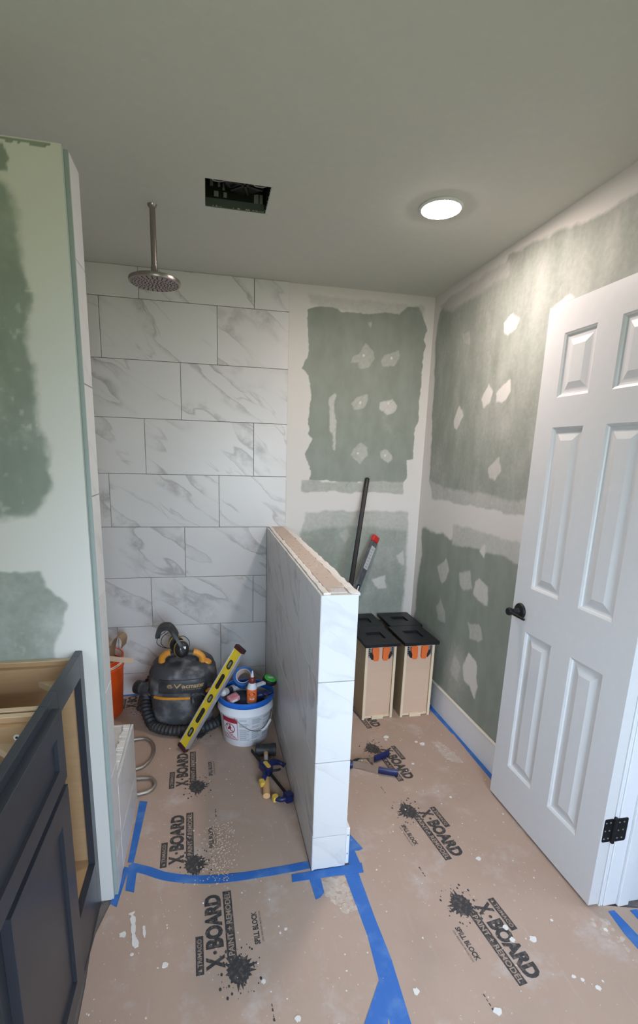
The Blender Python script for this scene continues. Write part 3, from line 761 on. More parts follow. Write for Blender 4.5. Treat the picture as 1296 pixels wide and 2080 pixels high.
# local: y from 0 (hinge) to W (free edge), x 0 = face seen, +x = back
W = DY1-DY0
py = [(0.099, .247), (.346, .499)]
pz = [(.205, .82), (1.0, 1.618), (1.723, 1.942)]
PAN = [(.0, .0), (.004, .0025), (.007, .004), (.010, .0085), (.016, .010), (.022, .010)]
bm = NB()
yb = [0, py[0][0], py[0][1], py[1][0], py[1][1], W]; zb = [DZ0, pz[0][0], pz[0][1], pz[1][0], pz[1][1], pz[2][0], pz[2][1], DZ1]
def quad(bm, pts): bm.faces.new([bm.verts.new(p) for p in pts])
for xs_, sg in ((0, 1), (DT, -1)):
    for i in range(5):
        for j in range(7):
            y0, y1, z0, z1 = yb[i], yb[i+1], zb[j], zb[j+1]
            if i in (1, 3) and j in (1, 3, 5):
                for (i0, d0), (i1, d1) in zip(PAN, PAN[1:]):
                    a = [(xs_+sg*d0, y, z) for y, z in ((y0+i0, z0+i0), (y1-i0, z0+i0), (y1-i0, z1-i0), (y0+i0, z1-i0))]
                    b = [(xs_+sg*d1, y, z) for y, z in ((y0+i1, z0+i1), (y1-i1, z0+i1), (y1-i1, z1-i1), (y0+i1, z1-i1))]
                    for k in range(4): quad(bm, (a[k], a[(k+1) % 4], b[(k+1) % 4], b[k]))
            else: quad(bm, [(xs_, y, z) for y, z in ((y0, z0), (y1, z0), (y1, z1), (y0, z1))])
for i in range(5):
    for z in (DZ0, DZ1): quad(bm, [(0, yb[i], z), (0, yb[i+1], z), (DT, yb[i+1], z), (DT, yb[i], z)])
for j in range(7):
    for y in (0, W): quad(bm, [(0, y, zb[j]), (0, y, zb[j+1]), (DT, y, zb[j+1]), (DT, y, zb[j])])
bmesh.ops.remove_doubles(bm, verts=bm.verts, dist=1e-5)
obj('slab', bm, M['door_paint'], door)
for xs_, sg in ((0, 1), (DT, -1)):
    for (ya, yb_) in py:
        for (za, zb_) in pz:
            bm = NB(); prev = None
            for ins, d in ((.0215, .0102), (.026, .0095), (.048, .0022), (.050, .0022)):
                r = [bm.verts.new((xs_+sg*d, y, z)) for y, z in ((ya+ins, za+ins), (yb_-ins, za+ins), (yb_-ins, zb_-ins), (ya+ins, zb_-ins))]
                if prev:
                    for k in range(4): bm.faces.new((prev[k], prev[(k+1) % 4], r[(k+1) % 4], r[k]))
                prev = r
            bm.faces.new(prev)
            obj('panel', bm, M['door_paint'], door)
# lever handle
kx, ky, kz = 0, W-.052, .893
hd = obj('handle', lathe(NB(), [(0, 0), (.033, 0), (.033, -.004), (.030, -.009), (.014, -.013), (.0115, -.020), (.0115, -.040), (.015, -.044), (.017, -.052), (.014, -.060), (0, -.062)], 28, Matrix.Translation((kx, ky, kz)) @ Matrix.Rotation(-PI/2, 4, 'Y').inverted()), M['black_metal'], door, smooth=40, label='matte black lever handle')
bm = tube(NB(), smooth_path([(kx-.050, ky+.004, kz), (kx-.052, ky-.02, kz-.001), (kx-.050, ky-.05, kz-.003), (kx-.046, ky-.088, kz-.006)], 6), lambda i: .0075-.00015*i, 10)
obj('lever', bm, M['black_metal'], hd, smooth=40)
hd2 = obj('handle', lathe(NB(), [(0, 0), (.033, 0), (.033, .004), (.030, .009), (.012, .012), (.011, .018), (0, .019)], 20, Matrix.Translation((kx+DT, ky, kz)) @ Matrix.Rotation(PI/2, 4, 'Y')), M['black_metal'], door, smooth=40)
obj('latch_plate', bbox((.006, W-.0005, kz-.028), (.029, W+.0012, kz+.028)), M['black_metal'], door)
for z in (.31, 1.06, 1.83):      # hinges
    h = obj('hinge', prism(NB(), rrect(.034, .088, .006, 3, .0225, z), 0, .0022, Matrix(((1,0,0,0),(0,0,-1,.0008),(0,1,0,0),(0,0,0,1)))), M['black_metal'], door, label='matte black hinge')
    hl = prism(NB(), rrect(.044, .088, .006, 3, .072, z), 0, .0022, Matrix(((1,0,0,0),(0,0,-1,-.0024),(0,1,0,0),(0,0,0,1))))
    obj('leaf', hl, M['black_metal'], h)
    obj('knuckle', lathe(NB(), [(.003, z-.050), (.0065, z-.047), (.0065, z-.016), (.0058, z-.0155), (.0058, z-.0145), (.0065, z-.014), (.0065, z+.014), (.0058, z+.0145), (.0058, z+.0155), (.0065, z+.016), (.0065, z+.047), (.003, z+.050)], 14, Matrix.Translation((.0445, -.003, 0))), M['black_metal'], h, smooth=40)
    bm = NB()
    for sx in (.012, .028, .060, .078):
        for sz in (-.030, 0, .030): lathe(bm, [(.0028, 0), (.0026, .0012), (0, .0013)], 8, Matrix.Translation((sx, -.0014 if sx < .04 else -.0045, z+sz)) @ Matrix.Rotation(PI/2, 4, 'X'))
    obj('screw_heads', bm, M['galv'], h)

# ------------------------------------------------------------------ ceiling: light, exhaust housing, shower head
lamp = thing('ceiling_light', 'round white flush LED light glowing on the ceiling', 'light', (.458, -.980, CEIL))
obj('trim_ring', lathe(NB(), [(.083, -.0005), (.083, -.004), (.078, -.008), (.074, -.0085), (.074, -.003), (.0, -.003)], 48), M['white_paint'], lamp, smooth=40)
obj('diffuser', lathe(NB(), [(.0735, -.0035), (.0735, -.0085), (.060, -.011), (0, -.0125)], 48), M['lamp'], lamp, smooth=40)

fan = thing('exhaust_fan_housing', 'black exhaust fan housing set in a rough ceiling cut-out, cover missing', 'vent', ((HX0+HX1)/2, (HY0+HY1)/2, CEIL))
hx, hy, hh = (HX1-HX0)/2, (HY1-HY0)/2, .17
bm = NB()
for lo, hi in (((-hx-.012, -hy-.012, 0.003), (-hx, hy+.012, hh)), ((hx, -hy-.012, .003), (hx+.012, hy+.012, hh)), ((-hx, -hy-.012, .003), (hx, -hy, hh)), ((-hx, hy, .003), (hx, hy+.012, hh)), ((-hx-.012, -hy-.012, hh), (hx+.012, hy+.012, hh+.01))):
    box(bm, lo, hi)
obj('box', bm, M['housing'], fan)
obj('blower', lathe(NB(), [(.078, .045), (.078, hh-.001), (0, hh-.001)], 32, Matrix.Translation((.03, .0, 0)), cap=False), M['black_plastic'], fan, smooth=40)
bm = NB()
lathe(bm, [(.075, .05), (.02, .056), (0, .052)], 32, Matrix.Translation((.03, 0, 0)), cap=False)
obj('blower_face', bm, M['black_plastic'], fan, smooth=40)
for k in range(3): obj('spoke', bbox((-.07, -.004, .040), (.07, .004, .046)), M['housing'], fan, (.03, 0, 0), (0, 0, k*PI/3+.3))
obj('bracket', bbox((-hx+.002, hy-.004, .0), (hx-.002, hy-.001, .030)), simple('dull_green_flange', (.075, .09, .08), .6), fan)
for x, y, w, h in ((-.083, .0900, .017, .006), (-.047, .0900, .013, .005)): obj('outlet_tab', bbox((x, y, .034), (x+w, y+.004, .034+h+.012)), M['galv'], fan)
for x, z, w, h in ((-.098, .07, .012, .035), (-.068, .07, .009, .04), (-.050, .06, .008, .03), (.072, .03, .018, .03), (.094, .03, .012, .03)):
    obj('wiring_tab', bbox((x, hy-.008, z), (x+w, hy-.004, z+h)), M['galv'], fan)
for x in (-.072, .075):
    obj('mounting_ear', tube(NB(), smooth_path([(x-.022, -hy+.004, .004), (x-.012, -hy+.016, .004), (x+.012, -hy+.016, .004), (x+.026, -hy+.004, .004)], 5), .0028, 6), M['galv'], fan)
bm = NB(); rnd = random.Random(9)       # ragged paper edge of the cut
for k in range(34):
    x = -hx+2*hx*k/33; w = .006+.006*rnd.random(); d = .003+.010*rnd.random()
    for s in (1,):
        v = [bm.verts.new(c) for c in ((x-w, hy+.002, -.0005), (x+w, hy+.002, -.0005), (x+(rnd.random()-.5)*w, hy-d, .004), (x, hy+.002, .003))]
        bm.faces.new((v[0], v[1], v[2])); bm.faces.new((v[0], v[2], v[3])); bm.faces.new((v[1], v[3], v[2]))
for k in range(20):
    y = -hy+2*hy*k/19; w = .006; d = .002+.008*rnd.random()
    v = [bm.verts.new(c) for c in ((hx+.002, y-w, -.0005), (hx+.002, y+w, -.0005), (hx-d+.004, y, .003))]
    bm.faces.new(v)
obj('torn_paper_edge', bm, simple('torn_paper', (.34, .36, .31), .9), fan)

sh = thing('ceiling_rain_shower', 'round brushed nickel rain shower head hanging from the ceiling', 'shower head', (-.627, -.710, CEIL))
HZ = 2.157-CEIL
obj('arm', lathe(NB(), [(.0115, HZ+.045), (.0115, -.001)], 20), M['metal_brushed'], sh, smooth=40)
obj('flange', lathe(NB(), [(.0115, -.012), (.016, -.008), (.018, -.0005)], 24), M['metal_brushed'], sh, smooth=40)
obj('ball_joint', lathe(NB(), [(.018, HZ+.010), (.019, HZ+.022), (.014, HZ+.034), (.0135, HZ+.052), (.0115, HZ+.054)], 24), M['metal_brushed'], sh, smooth=40)
hdm = simple('nickel_face', (.33, .265, .255), .42, .75)
plate = obj('head', lathe(NB(), [(0, HZ+.014), (.03, HZ+.013), (.093, HZ+.009), (.1005, HZ+.005), (.1015, HZ-.002), (.100, HZ-.008), (.096, HZ-.0095), (0, HZ-.0095)], 64), M['metal_brushed'], sh, smooth=40)
obj('spray_face', lathe(NB(), [(.096, HZ-.009), (.095, HZ-.0105), (0, HZ-.0105)], 48, cap=False), hdm, plate)
bm = NB()
for r, n in ((.012, 6), (.025, 12), (.038, 16), (.051, 20), (.064, 24), (.077, 26), (.088, 28)):
    for k in range(n):
        a = 2*PI*k/n+r*20; lathe(bm, [(.0026, HZ-.0104), (.0026, HZ-.0118), (0, HZ-.0119)], 6, Matrix.Translation((r*math.cos(a), r*math.sin(a), 0)))
o = obj('nozzles', bm, M['hole_dark'], plate); o['kind'] = 'stuff'

# ------------------------------------------------------------------ floor covering: three taped sheets of printed board
def sheet(name, label, poly, z0=-.001, z1=.0015):
    # subdivided top so the sheet can lie a little uneven
    o = obj(name, prism(NB(), poly, z0, z1), M['paper']); tag(o, label, 'floor covering', 'floor covering sheets'); return o
sh_shower = sheet('floor_covering_sheet', 'brown printed board sheet on the shower floor behind the blue tape', [(XL+.01, -.001), (XL+.01, -1.36), (-.76, -1.36), (-.745, -1.355), (-.60, -1.405), (-.49, -1.435), (-.30, -1.45), (-.083, -1.45), (-.083, -.001)])
sh_left = sheet('floor_covering_sheet', 'brown printed board sheet in front of the shower, left of the long tape', [(-.805, -3.4), (.060, -3.4), (.062, -1.515), (-.083, -1.515), (-.083, -1.455), (-.30, -1.455), (-.49, -1.440), (-.60, -1.41), (-.70, -1.372), (-.752, -1.36), (-.757, -1.44), (-.775, -1.50), (-.800, -1.60), (-.803, -1.66), (-.796, -1.75), (-.792, -1.85)])
sh_right = sheet('floor_covering_sheet', 'brown printed board sheet right of the long tape, running back to the drawers', [(.066, -3.4), (1.0, -3.4), (1.0, -1.83), (.893, -1.80), (.897, -.001), (.066, -.001)])
FZ = .0016
def logo_meshes():
    rnd = random.Random(21)
    dark, light = NB(), NB()
    def flat(z): return lambda x, y: (x, y, z)
    def rect(bm, u0, v0, u1, v1, z, skew=0): 
        bm.faces.new([bm.verts.new(c) for c in ((u0, v0, z), (u1, v0, z), (u1+skew, v1, z), (u0+skew, v1, z))])
    rect(dark, -.004, .112, .116, .136, .0002)
    add_text(light, 'TRIMACO', .088, .0135, flat(.0005), .012, .018, .1175)
    light.faces.new([light.verts.new(c) for c in ((.004, .118, .0005), (.013, .118, .0005), (.0085, .130, .0005))])
    add_text(dark, 'X', .042, .056, flat(.0003), .062, .002, .050)
    dark.faces.new([dark.verts.new((.054+.006*math.cos(2*PI*k/12), .078+.006*math.sin(2*PI*k/12), .0003)) for k in range(12)])
    add_text(dark, 'BOARD', .190, .056, flat(.0003), .058, .067, .050)
    rect(dark, .028, .014, .262, .043, .0002, 0)
    add_text(light, 'PAINT + REMODEL', .222, .0185, flat(.0005), .022, .034, .0192)
    # ink splatter
    c = (-.012, .012); pts = []
    for k in range(40):
        a = 2*PI*k/40; r = .032*(1+.8*rnd.random()*(k % 2)); pts.append((c[0]+r*1.25*math.cos(a), c[1]+r*math.sin(a)))
    ctr = dark.verts.new((c[0], c[1], .0002)); vs = [dark.verts.new((x, y, .0002)) for x, y in pts]
    for k in range(40): dark.faces.new((ctr, vs[k], vs[(k+1) % 40]))
    for k in range(46):
        a = rnd.random()*2*PI; r = .040+.034*rnd.random(); s = .0012+.0032*rnd.random()**2
        x, y = c[0]+r*1.15*math.cos(a), c[1]+r*.95*math.sin(a)
        dark.faces.new([dark.verts.new((x+s*math.cos(b)*1.4, y+s*math.sin(b), .0002)) for b in (0, 1.2, 2.4, 3.6, 4.9)])
    add_text(dark, 'SPILL BLOCK', .112, .0185, flat(.0003), .04, .052, -.062)
    add_text(dark, 'LEAK RESISTANT PROTECTION', .105, .006, flat(.0003), .0, .058, -.074)
    out = []
    for nm, bm, mt in (('print', dark, M['ink']), ('knocked_out_lettering', light, M['inkpaper'])):
        me = bpy.data.meshes.new(nm); bm.normal_update()
        for f in bm.faces:
            if f.normal.z < 0: f.normal_flip()
        bm.to_mesh(me); bm.free(); me.materials.append(mt); out.append(me)
    return out
LG = logo_meshes()
def logo(parent, x, y, ang):
    o = obj_me('printed_logo', LG[0], None, parent, (x, y, FZ), (0, 0, math.radians(ang)))
    o['kind'] = 'stuff'
    o = obj_me('knocked_out_lettering', LG[1], None, o); o['kind'] = 'stuff'
for x, y in ((.389, -1.724), (.387, -1.270), (.383, -.808), (.380, -.352)): logo(sh_right, x, y, -83)
logo(sh_left, -.352, -1.778, 92)
for x, y in ((-.490, -1.372), (-.490, -.936), (-.488, -.50), (-.822, -.175)): logo(sh_shower, x, y, 92)
def dashes(parent, pts, ang):
    bm = NB(); rnd = random.Random(2)
    for x, y in pts:
        for k in range(4):
            s = -.026+.0125*k+.004*rnd.random(); a = math.radians(ang); w = .0022*rnd.random()+.0010
            m = Matrix.Translation((x, y, 0)) @ Matrix.Rotation(a, 4, 'Z')
            bm.faces.new([bm.verts.new(m @ Vector((s+u, v, FZ+.0002))) for u, v in ((0, -w), (.009, -w*.6), (.008, w), (.001, w))])
    o = obj('printed_marks', bm, M['ink'], parent); o['kind'] = 'stuff'
dashes(sh_right, [(.322, -1.56), (.321, -2.005), (.335, -1.11)], -83)
dashes(sh_left, [(-.279, -1.92)], 92); dashes(sh_shower, [(-.42, -1.13)], 92)

# ------------------------------------------------------------------ blue tape
def tape(label, poly, z=.0022, bumps=False, wrinkle=None):
    o = obj('tape_strip', prism(NB(), poly, FZ-.0004, z), M['tape']); tag(o, label, 'tape', 'strips of blue masking tape'); return o
def band(pts, w):
    """outline of a strip of width w along a 2-D path"""
    P = [Vector(p) for p in pts]; L, R = [], []
    for i in range(len(P)):
        t = (P[min(i+1, len(P)-1)]-P[max(i-1, 0)]).normalized(); n = Vector((-t.y, t.x))
        ww = w[i] if isinstance(w, (list, tuple)) else w
        L.append(tuple(P[i]+n*ww/2)); R.append(tuple(P[i]-n*ww/2))
    return L+R[::-1]
tape('long blue tape strip running from the half wall towards the bottom edge', [(.035, -1.512), (.088, -1.512), (.089, -1.70), (.094, -1.84), (.084, -2.02), (.030, -3.3), (-.028, -3.3), (.026, -2.02), (.045, -1.76)])
tape('blue tape strip branching off the long one to form a Y', [(.034, -1.895), (.060, -1.925), (-.30, -2.66), (-.345, -2.64), (-.040, -1.99)], .0030)
tape('curved blue tape strip across the shower opening', band(smooth_path([(-.735, -1.350, 0), (-.67, -1.382, 0), (-.60, -1.418, 0), (-.50, -1.448, 0), (-.38, -1.464, 0), (-.20, -1.462, 0), (-.084, -1.458, 0)], 5), .030) if False else band([(p.x, p.y) for p in smooth_path([(-.735, -1.352, 0), (-.67, -1.382, 0), (-.60, -1.420, 0), (-.50, -1.450, 0), (-.38, -1.466, 0), (-.20, -1.464, 0), (-.084, -1.458, 0)], 5)], .034), .0026)
tape('blue tape strip across the foot of the half wall end', [(-.155, -1.490), (.113, -1.484), (.107, -1.526), (-.02, -1.522), (-.158, -1.522)], .0034)
tape('short torn blue tape tab pointing out below the half wall', [(-.096, -1.512), (-.054, -1.512), (-.055, -1.582), (-.072, -1.598), (-.090, -1.604)], .0028)
tape('blue tape strip along the right foot of the half wall', [(PXR+.017, -1.235), (.070, -1.236), (.139, -1.420), (.120, -1.426), (.104, -1.424), (.109, -1.521), (PXR+.017, -1.521)], .0024)
tape('blue tape strip along the foot of the tiled bench', [(-.744, -1.003), (-.710, -1.014), (-.722, -1.338), (-.744, -1.334)], .0026)
tape('blue tape tab at the bottom corner of the short left wall', [(-.7525, -1.352), (-.735, -1.36), (-.752, -1.515), (-.776, -1.498), (-.7525, -1.40)], .0030)
tape('small blue tape tab sticking out below the shower opening corner', [(-.738, -1.345), (-.706, -1.367), (-.703, -1.468), (-.733, -1.455)], .0032)
tape('blue tape strip along the right baseboard', [(XR-.0145, -.30), (.876, -.30), (.871, -.485), (.878, -.727), (.884, -.735), (.877, -.96), (.873, -1.14), (.872, -1.22), (XR-.0145, -1.22)], .0026)
tape('blue tape strip under the door jamb, on the room side of the threshold', [(.885, -1.822), (.908, -1.822), (.912, -1.88), (.915, -1.95), (.93, -2.4), (.885, -2.4), (.874, -1.90)], .0028)
tape('blue tape strip at the carpet edge of the threshold', [(.962, -1.832), (.990, -1.832), (.990, -2.4), (.965, -2.4)], .0028)
tape('short blue tape strip at the foot of the back shower wall', [(-1.10, -.004), (-.70, -.004), (-.70, -.030), (-1.10, -.026)], .0026)

# ------------------------------------------------------------------ plaster chips, dabs and sawdust on the floor
rnd = random.Random(31)
def on_sheet(x, y):
    if math.hypot(x+.252, y+.56) < .14 or (abs(x+.58) < .26 and y > -.60): return False
    if -1.475 < y < -1.34 and x < -.08: return False
    if -1.48 < y < 0.01 and PXL-.02 < x < PXR+.03: return False
    if y < -1.48: return -.78 < x < .86
    return (-.70 < x < PXL-.02 and y < -.05) or (PXR+.03 < x < .87 and y < -.55)
def flake(bm, x, y, s, h=.0012, n=6):
    a0 = rnd.random()*6; e = .5+rnd.random()
    pts = [(x+s*(.6+.5*rnd.random())*math.cos(a0+2*PI*k/n), y+s*e*(.6+.5*rnd.random())*math.sin(a0+2*PI*k/n)) for k in range(n)]
    prism(bm, pts, FZ-.0002, FZ+h)
bm = NB(); c = 0
while c < 420:
    x = -.8+1.7*rnd.random(); y = -2.1+2.1*rnd.random()
    if on_sheet(x, y): flake(bm, x, y, .0012+.0028*rnd.random()**3, .0010, 5); c += 1
chips_bm = bm
bm = NB()
for k in range(330):     # sawdust spill at the shower threshold
    t = rnd.random(); x = -.40+rnd.gauss(0, .035)-.03*t; y = -1.20-.27*t+rnd.gauss(0, .02)
    flake(bm, x, y, .0014+.0022*rnd.random(), .0018, 4)
o = tag(obj('wood_shavings', bm, simple('pale_shavings', (.62, .48, .36), .8)), 'pale wood shavings spilled by the shower threshold tape', 'debris'); o['kind'] = 'stuff'
DABS = [(.671,-.798,.020),(.645,-.775,.012),(.502,-.706,.022),(.49,-.73,.010),(.562,-1.542,.014),(.501,-1.812,.014),(.497,-1.853,.013),(.565,-1.862,.017),(.611,-1.987,.009),(.66,-2.028,.011),(.63,-2.0,.008),(-.715,-1.619,.017),(-.679,-1.688,.008),(-.579,-1.739,.014),(-.296,-1.836,.010),(.621,-1.206,.009),(.13,-1.941,.014),(.333,-2.029,.016),(.823,-1.878,.010),(-.215,-1.947,.013),(-.208,-1.69,.007),(.669,-1.816,.007),(.55,-.95,.010)]
dabs_bm = chips_bm
for x, y, s in DABS:
    s *= .74; n = 14; a0 = rnd.random()*6
    pts = [(x+s*(.65+.5*rnd.random())*math.cos(a0+2*PI*k/n), y+s*.9*(.65+.5*rnd.random())*math.sin(a0+2*PI*k/n)) for k in range(n)]
    prism(dabs_bm, pts, FZ-.0003, FZ+.0018)
def ragged(path, w, seed):
    r = random.Random(seed); P = [(p.x, p.y) for p in smooth_path([(a, b, 0) for a, b in path], 6)]
    return band(P, [w*(.35+.9*r.random()) for _ in P])
prism(dabs_bm, ragged([(-.700, -1.545), (-.690, -1.58), (-.682, -1.63), (-.668, -1.668)], .016, 2), FZ-.0003, FZ+.0016)
prism(dabs_bm, ragged([(-.655, -1.60), (-.648, -1.64)], .010, 3), FZ-.0003, FZ+.0014)
o = tag(obj('plaster_chips', dabs_bm, M['mud']), 'white plaster chips and dried compound dabs strewn over the brown floor sheets', 'debris'); o['kind'] = 'stuff'
smear_m = simple('thin_compound_smear', (.46, .365, .30), .8, spot=.7, spotcol=(.62,.555,.50), spotscale=45)
def scraped(poly, n, seed, label):
    """a scraped-thin film of compound: overlapping small flakes inside an outline"""
    r = random.Random(seed); bm = NB()
    P = np.array(poly); lo = P.min(0); hi = P.max(0); c = 0
    while c < n:
        x = lo[0]+(hi[0]-lo[0])*r.random(); y = lo[1]+(hi[1]-lo[1])*r.random()
        d = sdf(np.array([x]), np.array([y]), poly)[0]
        if d > .004*r.random(): continue
        c += 1; a = r.random()*6; s = .003+.007*r.random(); m = 6
        prism(bm, [(x+s*(.5+.8*r.random())*math.cos(a+2*PI*k/m)*1.3, y+s*(.5+.8*r.random())*math.sin(a+2*PI*k/m)) for k in range(m)], FZ-.0003, FZ+.0003+.0008*r.random())
    o = tag(obj('compound_smear', bm, smear_m), label, 'smear'); o['kind'] = 'stuff'
scraped([(.735,-.79),(.765,-.800),(.790,-.86),(.812,-.94),(.800,-.985),(.745,-.955),(.735,-.88)], 210, 1, 'wide scraped compound smear on the right floor sheet near the baseboard')
scraped([(-.060,-1.530),(.026,-1.530),(.036,-1.66),(.0,-1.67),(-.030,-1.62),(-.048,-1.585)], 150, 2, 'whitish compound smear just below the half wall end')
scraped([(.79,-1.84),(.85,-1.835),(.862,-1.90),(.84,-1.96),(.81,-1.92)], 26, 3, 'dusty white smear on the floor below the door hinge corner')
# ------------------------------------------------------------------ vanity cabinet
def shaker(w, h, t, rail, depth, bev=.001, rv=None):
    """panel with a recessed field; u,v in plane, n outwards"""
    bm = NB(); rings = []
    for ins, n in ((0, 0), (0, t-bev), (bev, t), (rail, t), (rail, t-depth)):
        iv = rv if (rv and ins == rail) else ins
        rings.append([bm.verts.new((u, v, n)) for u, v in ((ins, iv), (w-ins, iv), (w-ins, h-iv), (ins, h-iv))])
    for a, b in zip(rings, rings[1:]):
        for k in range(4): bm.faces.new((a[k], a[(k+1) % 4], b[(k+1) % 4], b[k]))
    bm.faces.new(rings[-1]); bm.faces.new(list(reversed(rings[0])))
    return bm
VX, VY = -1.11, -2.1
van = thing('vanity_cabinet', 'navy vanity cabinet without its top, one drawer bay open, by the short left wall', 'cabinet', (VX, VY, 0))
def vb(lo, hi, bev=0): return bbox((lo[0]-VX, lo[1]-VY, lo[2]), (hi[0]-VX, hi[1]-VY, hi[2]), bev)
VF = -.805; VB = XL+.002; VN = -2.72; VT = .884
for (ya, yb2) in ((-1.502, -1.485), (-1.787, -1.770), (-1.815, -1.798), (-2.70, -2.683)):
    obj('side_panel', vb((VB+.012, ya, .10), (VF-.020, yb2, VT), .0006), M['ply'], van)
    obj('panel_edge', vb((VB+.012, ya+.0003, VT), (VF-.020, yb2-.0003, VT+.002)), M['ply_edge'], van)
obj('back_panel', vb((VB, -2.70, .10), (VB+.012, -1.485, VT)), M['ply'], van)
obj('bottom_panel', vb((VB+.012, -1.770, .172), (VF-.020, -1.502, .190)), M['ply'], van)
obj('bottom_panel', vb((VB+.012, -2.683, .172), (VF-.020, -1.815, .190)), M['ply'], van)
bm = NB()
def fb(lo, hi): box(bm, (lo[0]-VX, lo[1]-VY, lo[2]), (hi[0]-VX, hi[1]-VY, hi[2]))
fb((VF-.020, -1.524, .0), (VF, -1.484, .906)); fb((VF-.020, -1.815, .0), (VF, -1.738, .906)); fb((VF-.020, VN, .0), (VF, VN+.04, .906))
fb((VF-.020, -1.738, .838), (VF, -1.524, .906)); fb((VF-.020, VN+.04, .838), (VF, -1.815, .906))
fb((VF-.020, -1.738, .0), (VF, -1.524, .192)); fb((VF-.020, VN+.04, .0), (VF, -1.815, .192))
fb((VF-.020, -2.18, .192), (VF, -2.13, .838)); fb((VF-.020, VN+.04, .67), (VF, -2.18, .70)); fb((VF-.020, -2.13, .67), (VF, -1.815, .70))
bmesh.ops.bevel(bm, geom=list(bm.edges), offset=.0008, segments=1, affect='EDGES')
obj('face_frame', bm, M['navy'], van)
obj('filler_strip', vb((VF-.020, -1.484, .0), (VF-.004, -1.4825, .906)), M['navy'], van)
TOYZ = Matrix(((0,0,1,0),(1,0,0,0),(0,1,0,0),(0,0,0,1)))
def front(name, ya, yb2, za, zb2, rail, label=None):
    bm = shaker(yb2-ya, zb2-za, .020, rail, .009)
    bm.transform(Matrix.Translation((VF+.0005-VX, ya-VY, za)) @ TOYZ)
    return obj(name, bm, M['navy'], van, label=label)
front('false_drawer_front', -2.69, -1.784, .697, .883, .050)
front('cabinet_door', -2.150, -1.784, .072, .676, .066, 'recessed-panel navy door')
# loose bracing inside: stretchers, corner gussets, washers, shelf-pin holes
obj('stretcher', vb((VB+.013, -1.520, .80), (VF-.021, -1.5025, .872)), M['ply'], van)
obj('stretcher', vb((VB+.013, -1.834, .80), (VF-.021, -1.8155, .872)), M['ply'], van)
for yy in (-1.5205, -1.8345):
    bm = prism(NB(), [(VF-.021-VX, yy-VY), (VF-.115-VX, yy-VY), (VF-.021-VX, yy-.085-VY)], .815, .832)
    obj('corner_gusset', bm, M['ply_edge'], van)
for x, y, z in ((-.885, -1.5025, .760), (-.868, -1.834, .845)):
    w = obj('washer', lathe(NB(), [(.002, 0), (.007, 0), (.007, .0015), (.002, .0015)], 16, Matrix.Translation((x-VX, y-VY, z)) @ Matrix.Rotation(PI/2, 4, 'X'), cap=False), M['print_white'], van)
    obj('screw', lathe(NB(), [(.0032, .0005), (.003, .002), (0, .0022)], 10, Matrix.Translation((x-VX, y-VY, z)) @ Matrix.Rotation(PI/2, 4, 'X')), M['black_metal'], w)
bm = NB()
for k in range(16):
    lathe(bm, [(.0028, .0002), (.0028, .0004), (0, .0004)], 8, Matrix.Translation((VF-.075-VX, -1.502-VY, .27+.032*k)) @ Matrix.Rotation(PI/2, 4, 'X'))
    lathe(bm, [(.0028, .0002), (.0028, .0004), (0, .0004)], 8, Matrix.Translation((VF-.42-VX, -1.502-VY, .27+.032*k)) @ Matrix.Rotation(PI/2, 4, 'X'))
obj('shelf_pin_holes', bm, M['brown_cap'], van)['kind'] = 'stuff'

# ------------------------------------------------------------------ four drawers standing on end
def clip_part(parent, s, yf, zt):
    """under-drawer locking clip, s = side"""
    x0 = s*.0765
    p = obj('locking_clip', bbox((min(x0, x0-s*.022), yf-.006, zt-.066), (max(x0, x0-s*.022), yf-.0005, zt-.004), .001), M['galv'], parent, label='orange drawer-runner clip')
    out = [(0, 0), (.028, .004), (.038, -.004), (.039, -.066), (.034, -.078), (.012, -.079), (.006, -.068), (.006, -.048), (.000, -.034), (-.003, -.012)]
    poly = [(x0-s*(.026+u), zt-.008+v) for u, v in out]
    mtx = Matrix(((1,0,0,0),(0,0,-1,0),(0,1,0,0),(0,0,0,1)))
    obj('lever', prism(NB(), poly, -yf+.002, -yf+.014, mtx), M['orange_clip'], p)
    poly = [(x0-s*u, zt+v) for u, v in ((.010, -.034), (.024, -.038), (.034, -.060), (.033, -.080), (.022, -.078), (.012, -.062))]
    obj('spring', prism(NB(), poly, -yf+.001, -yf+.010, mtx), M['black_plastic'], p)
    bm = NB()
    for k in range(4): box(bm, (min(x0-s*.004, x0-s*.012), yf-.0072, zt-.018-.012*k), (max(x0-s*.004, x0-s*.012), yf-.0060, zt-.011-.012*k))
    obj('slots', bm, M['black_plastic'], p)
def make_drawer(label, cx, cy, rz, pd):
    d = thing('drawer', label, 'drawer', (cx, cy, .0016), (0, 0, rz), 'four cabinet drawers standing on end')
    bw, yf, yb2, H = .092, -pd/2+.027, pd/2-.035, .4555
    for s in (-1, 1):
        obj('side_panel', bbox((min(s*bw, s*(bw-.015)), yf, 0), (max(s*bw, s*(bw-.015)), yb2, H), .0008), M['drawer_side'], d)
        obj('side_edge', bbox((min(s*bw, s*(bw-.015)), yf-.0012, 0), (max(s*bw, s*(bw-.015)), yf, H)), M['maple'], d)
    obj('bottom_panel', bbox((-bw+.015, yf+.011, .014), (bw-.015, yf+.017, H-.012)), M['drawer_panel'], d)
    obj('back_panel', bbox((-bw+.015, yf+.008, .004), (bw-.015, yb2, .016)), M['maple'], d)
    obj('inner_front', bbox((-bw+.015, yf+.002, H-.014), (bw-.015, yb2, H)), M['maple'], d)
    obj('back_block', bbox((-.034, yf-.006, .000), (.036, yf+.010, .020), .001), M['maple'], d)
    for s in (-1, 1): clip_part(d, s, yf+.011, H-.006)
    bm = shaker(.210, pd, .019, .058, .010, rv=.082)
    bm.transform(Matrix.Translation((-.105, -pd/2, H+.0002)))
    obj('drawer_front', bm, M['black_front'], d, label='black recessed-panel drawer front facing up')
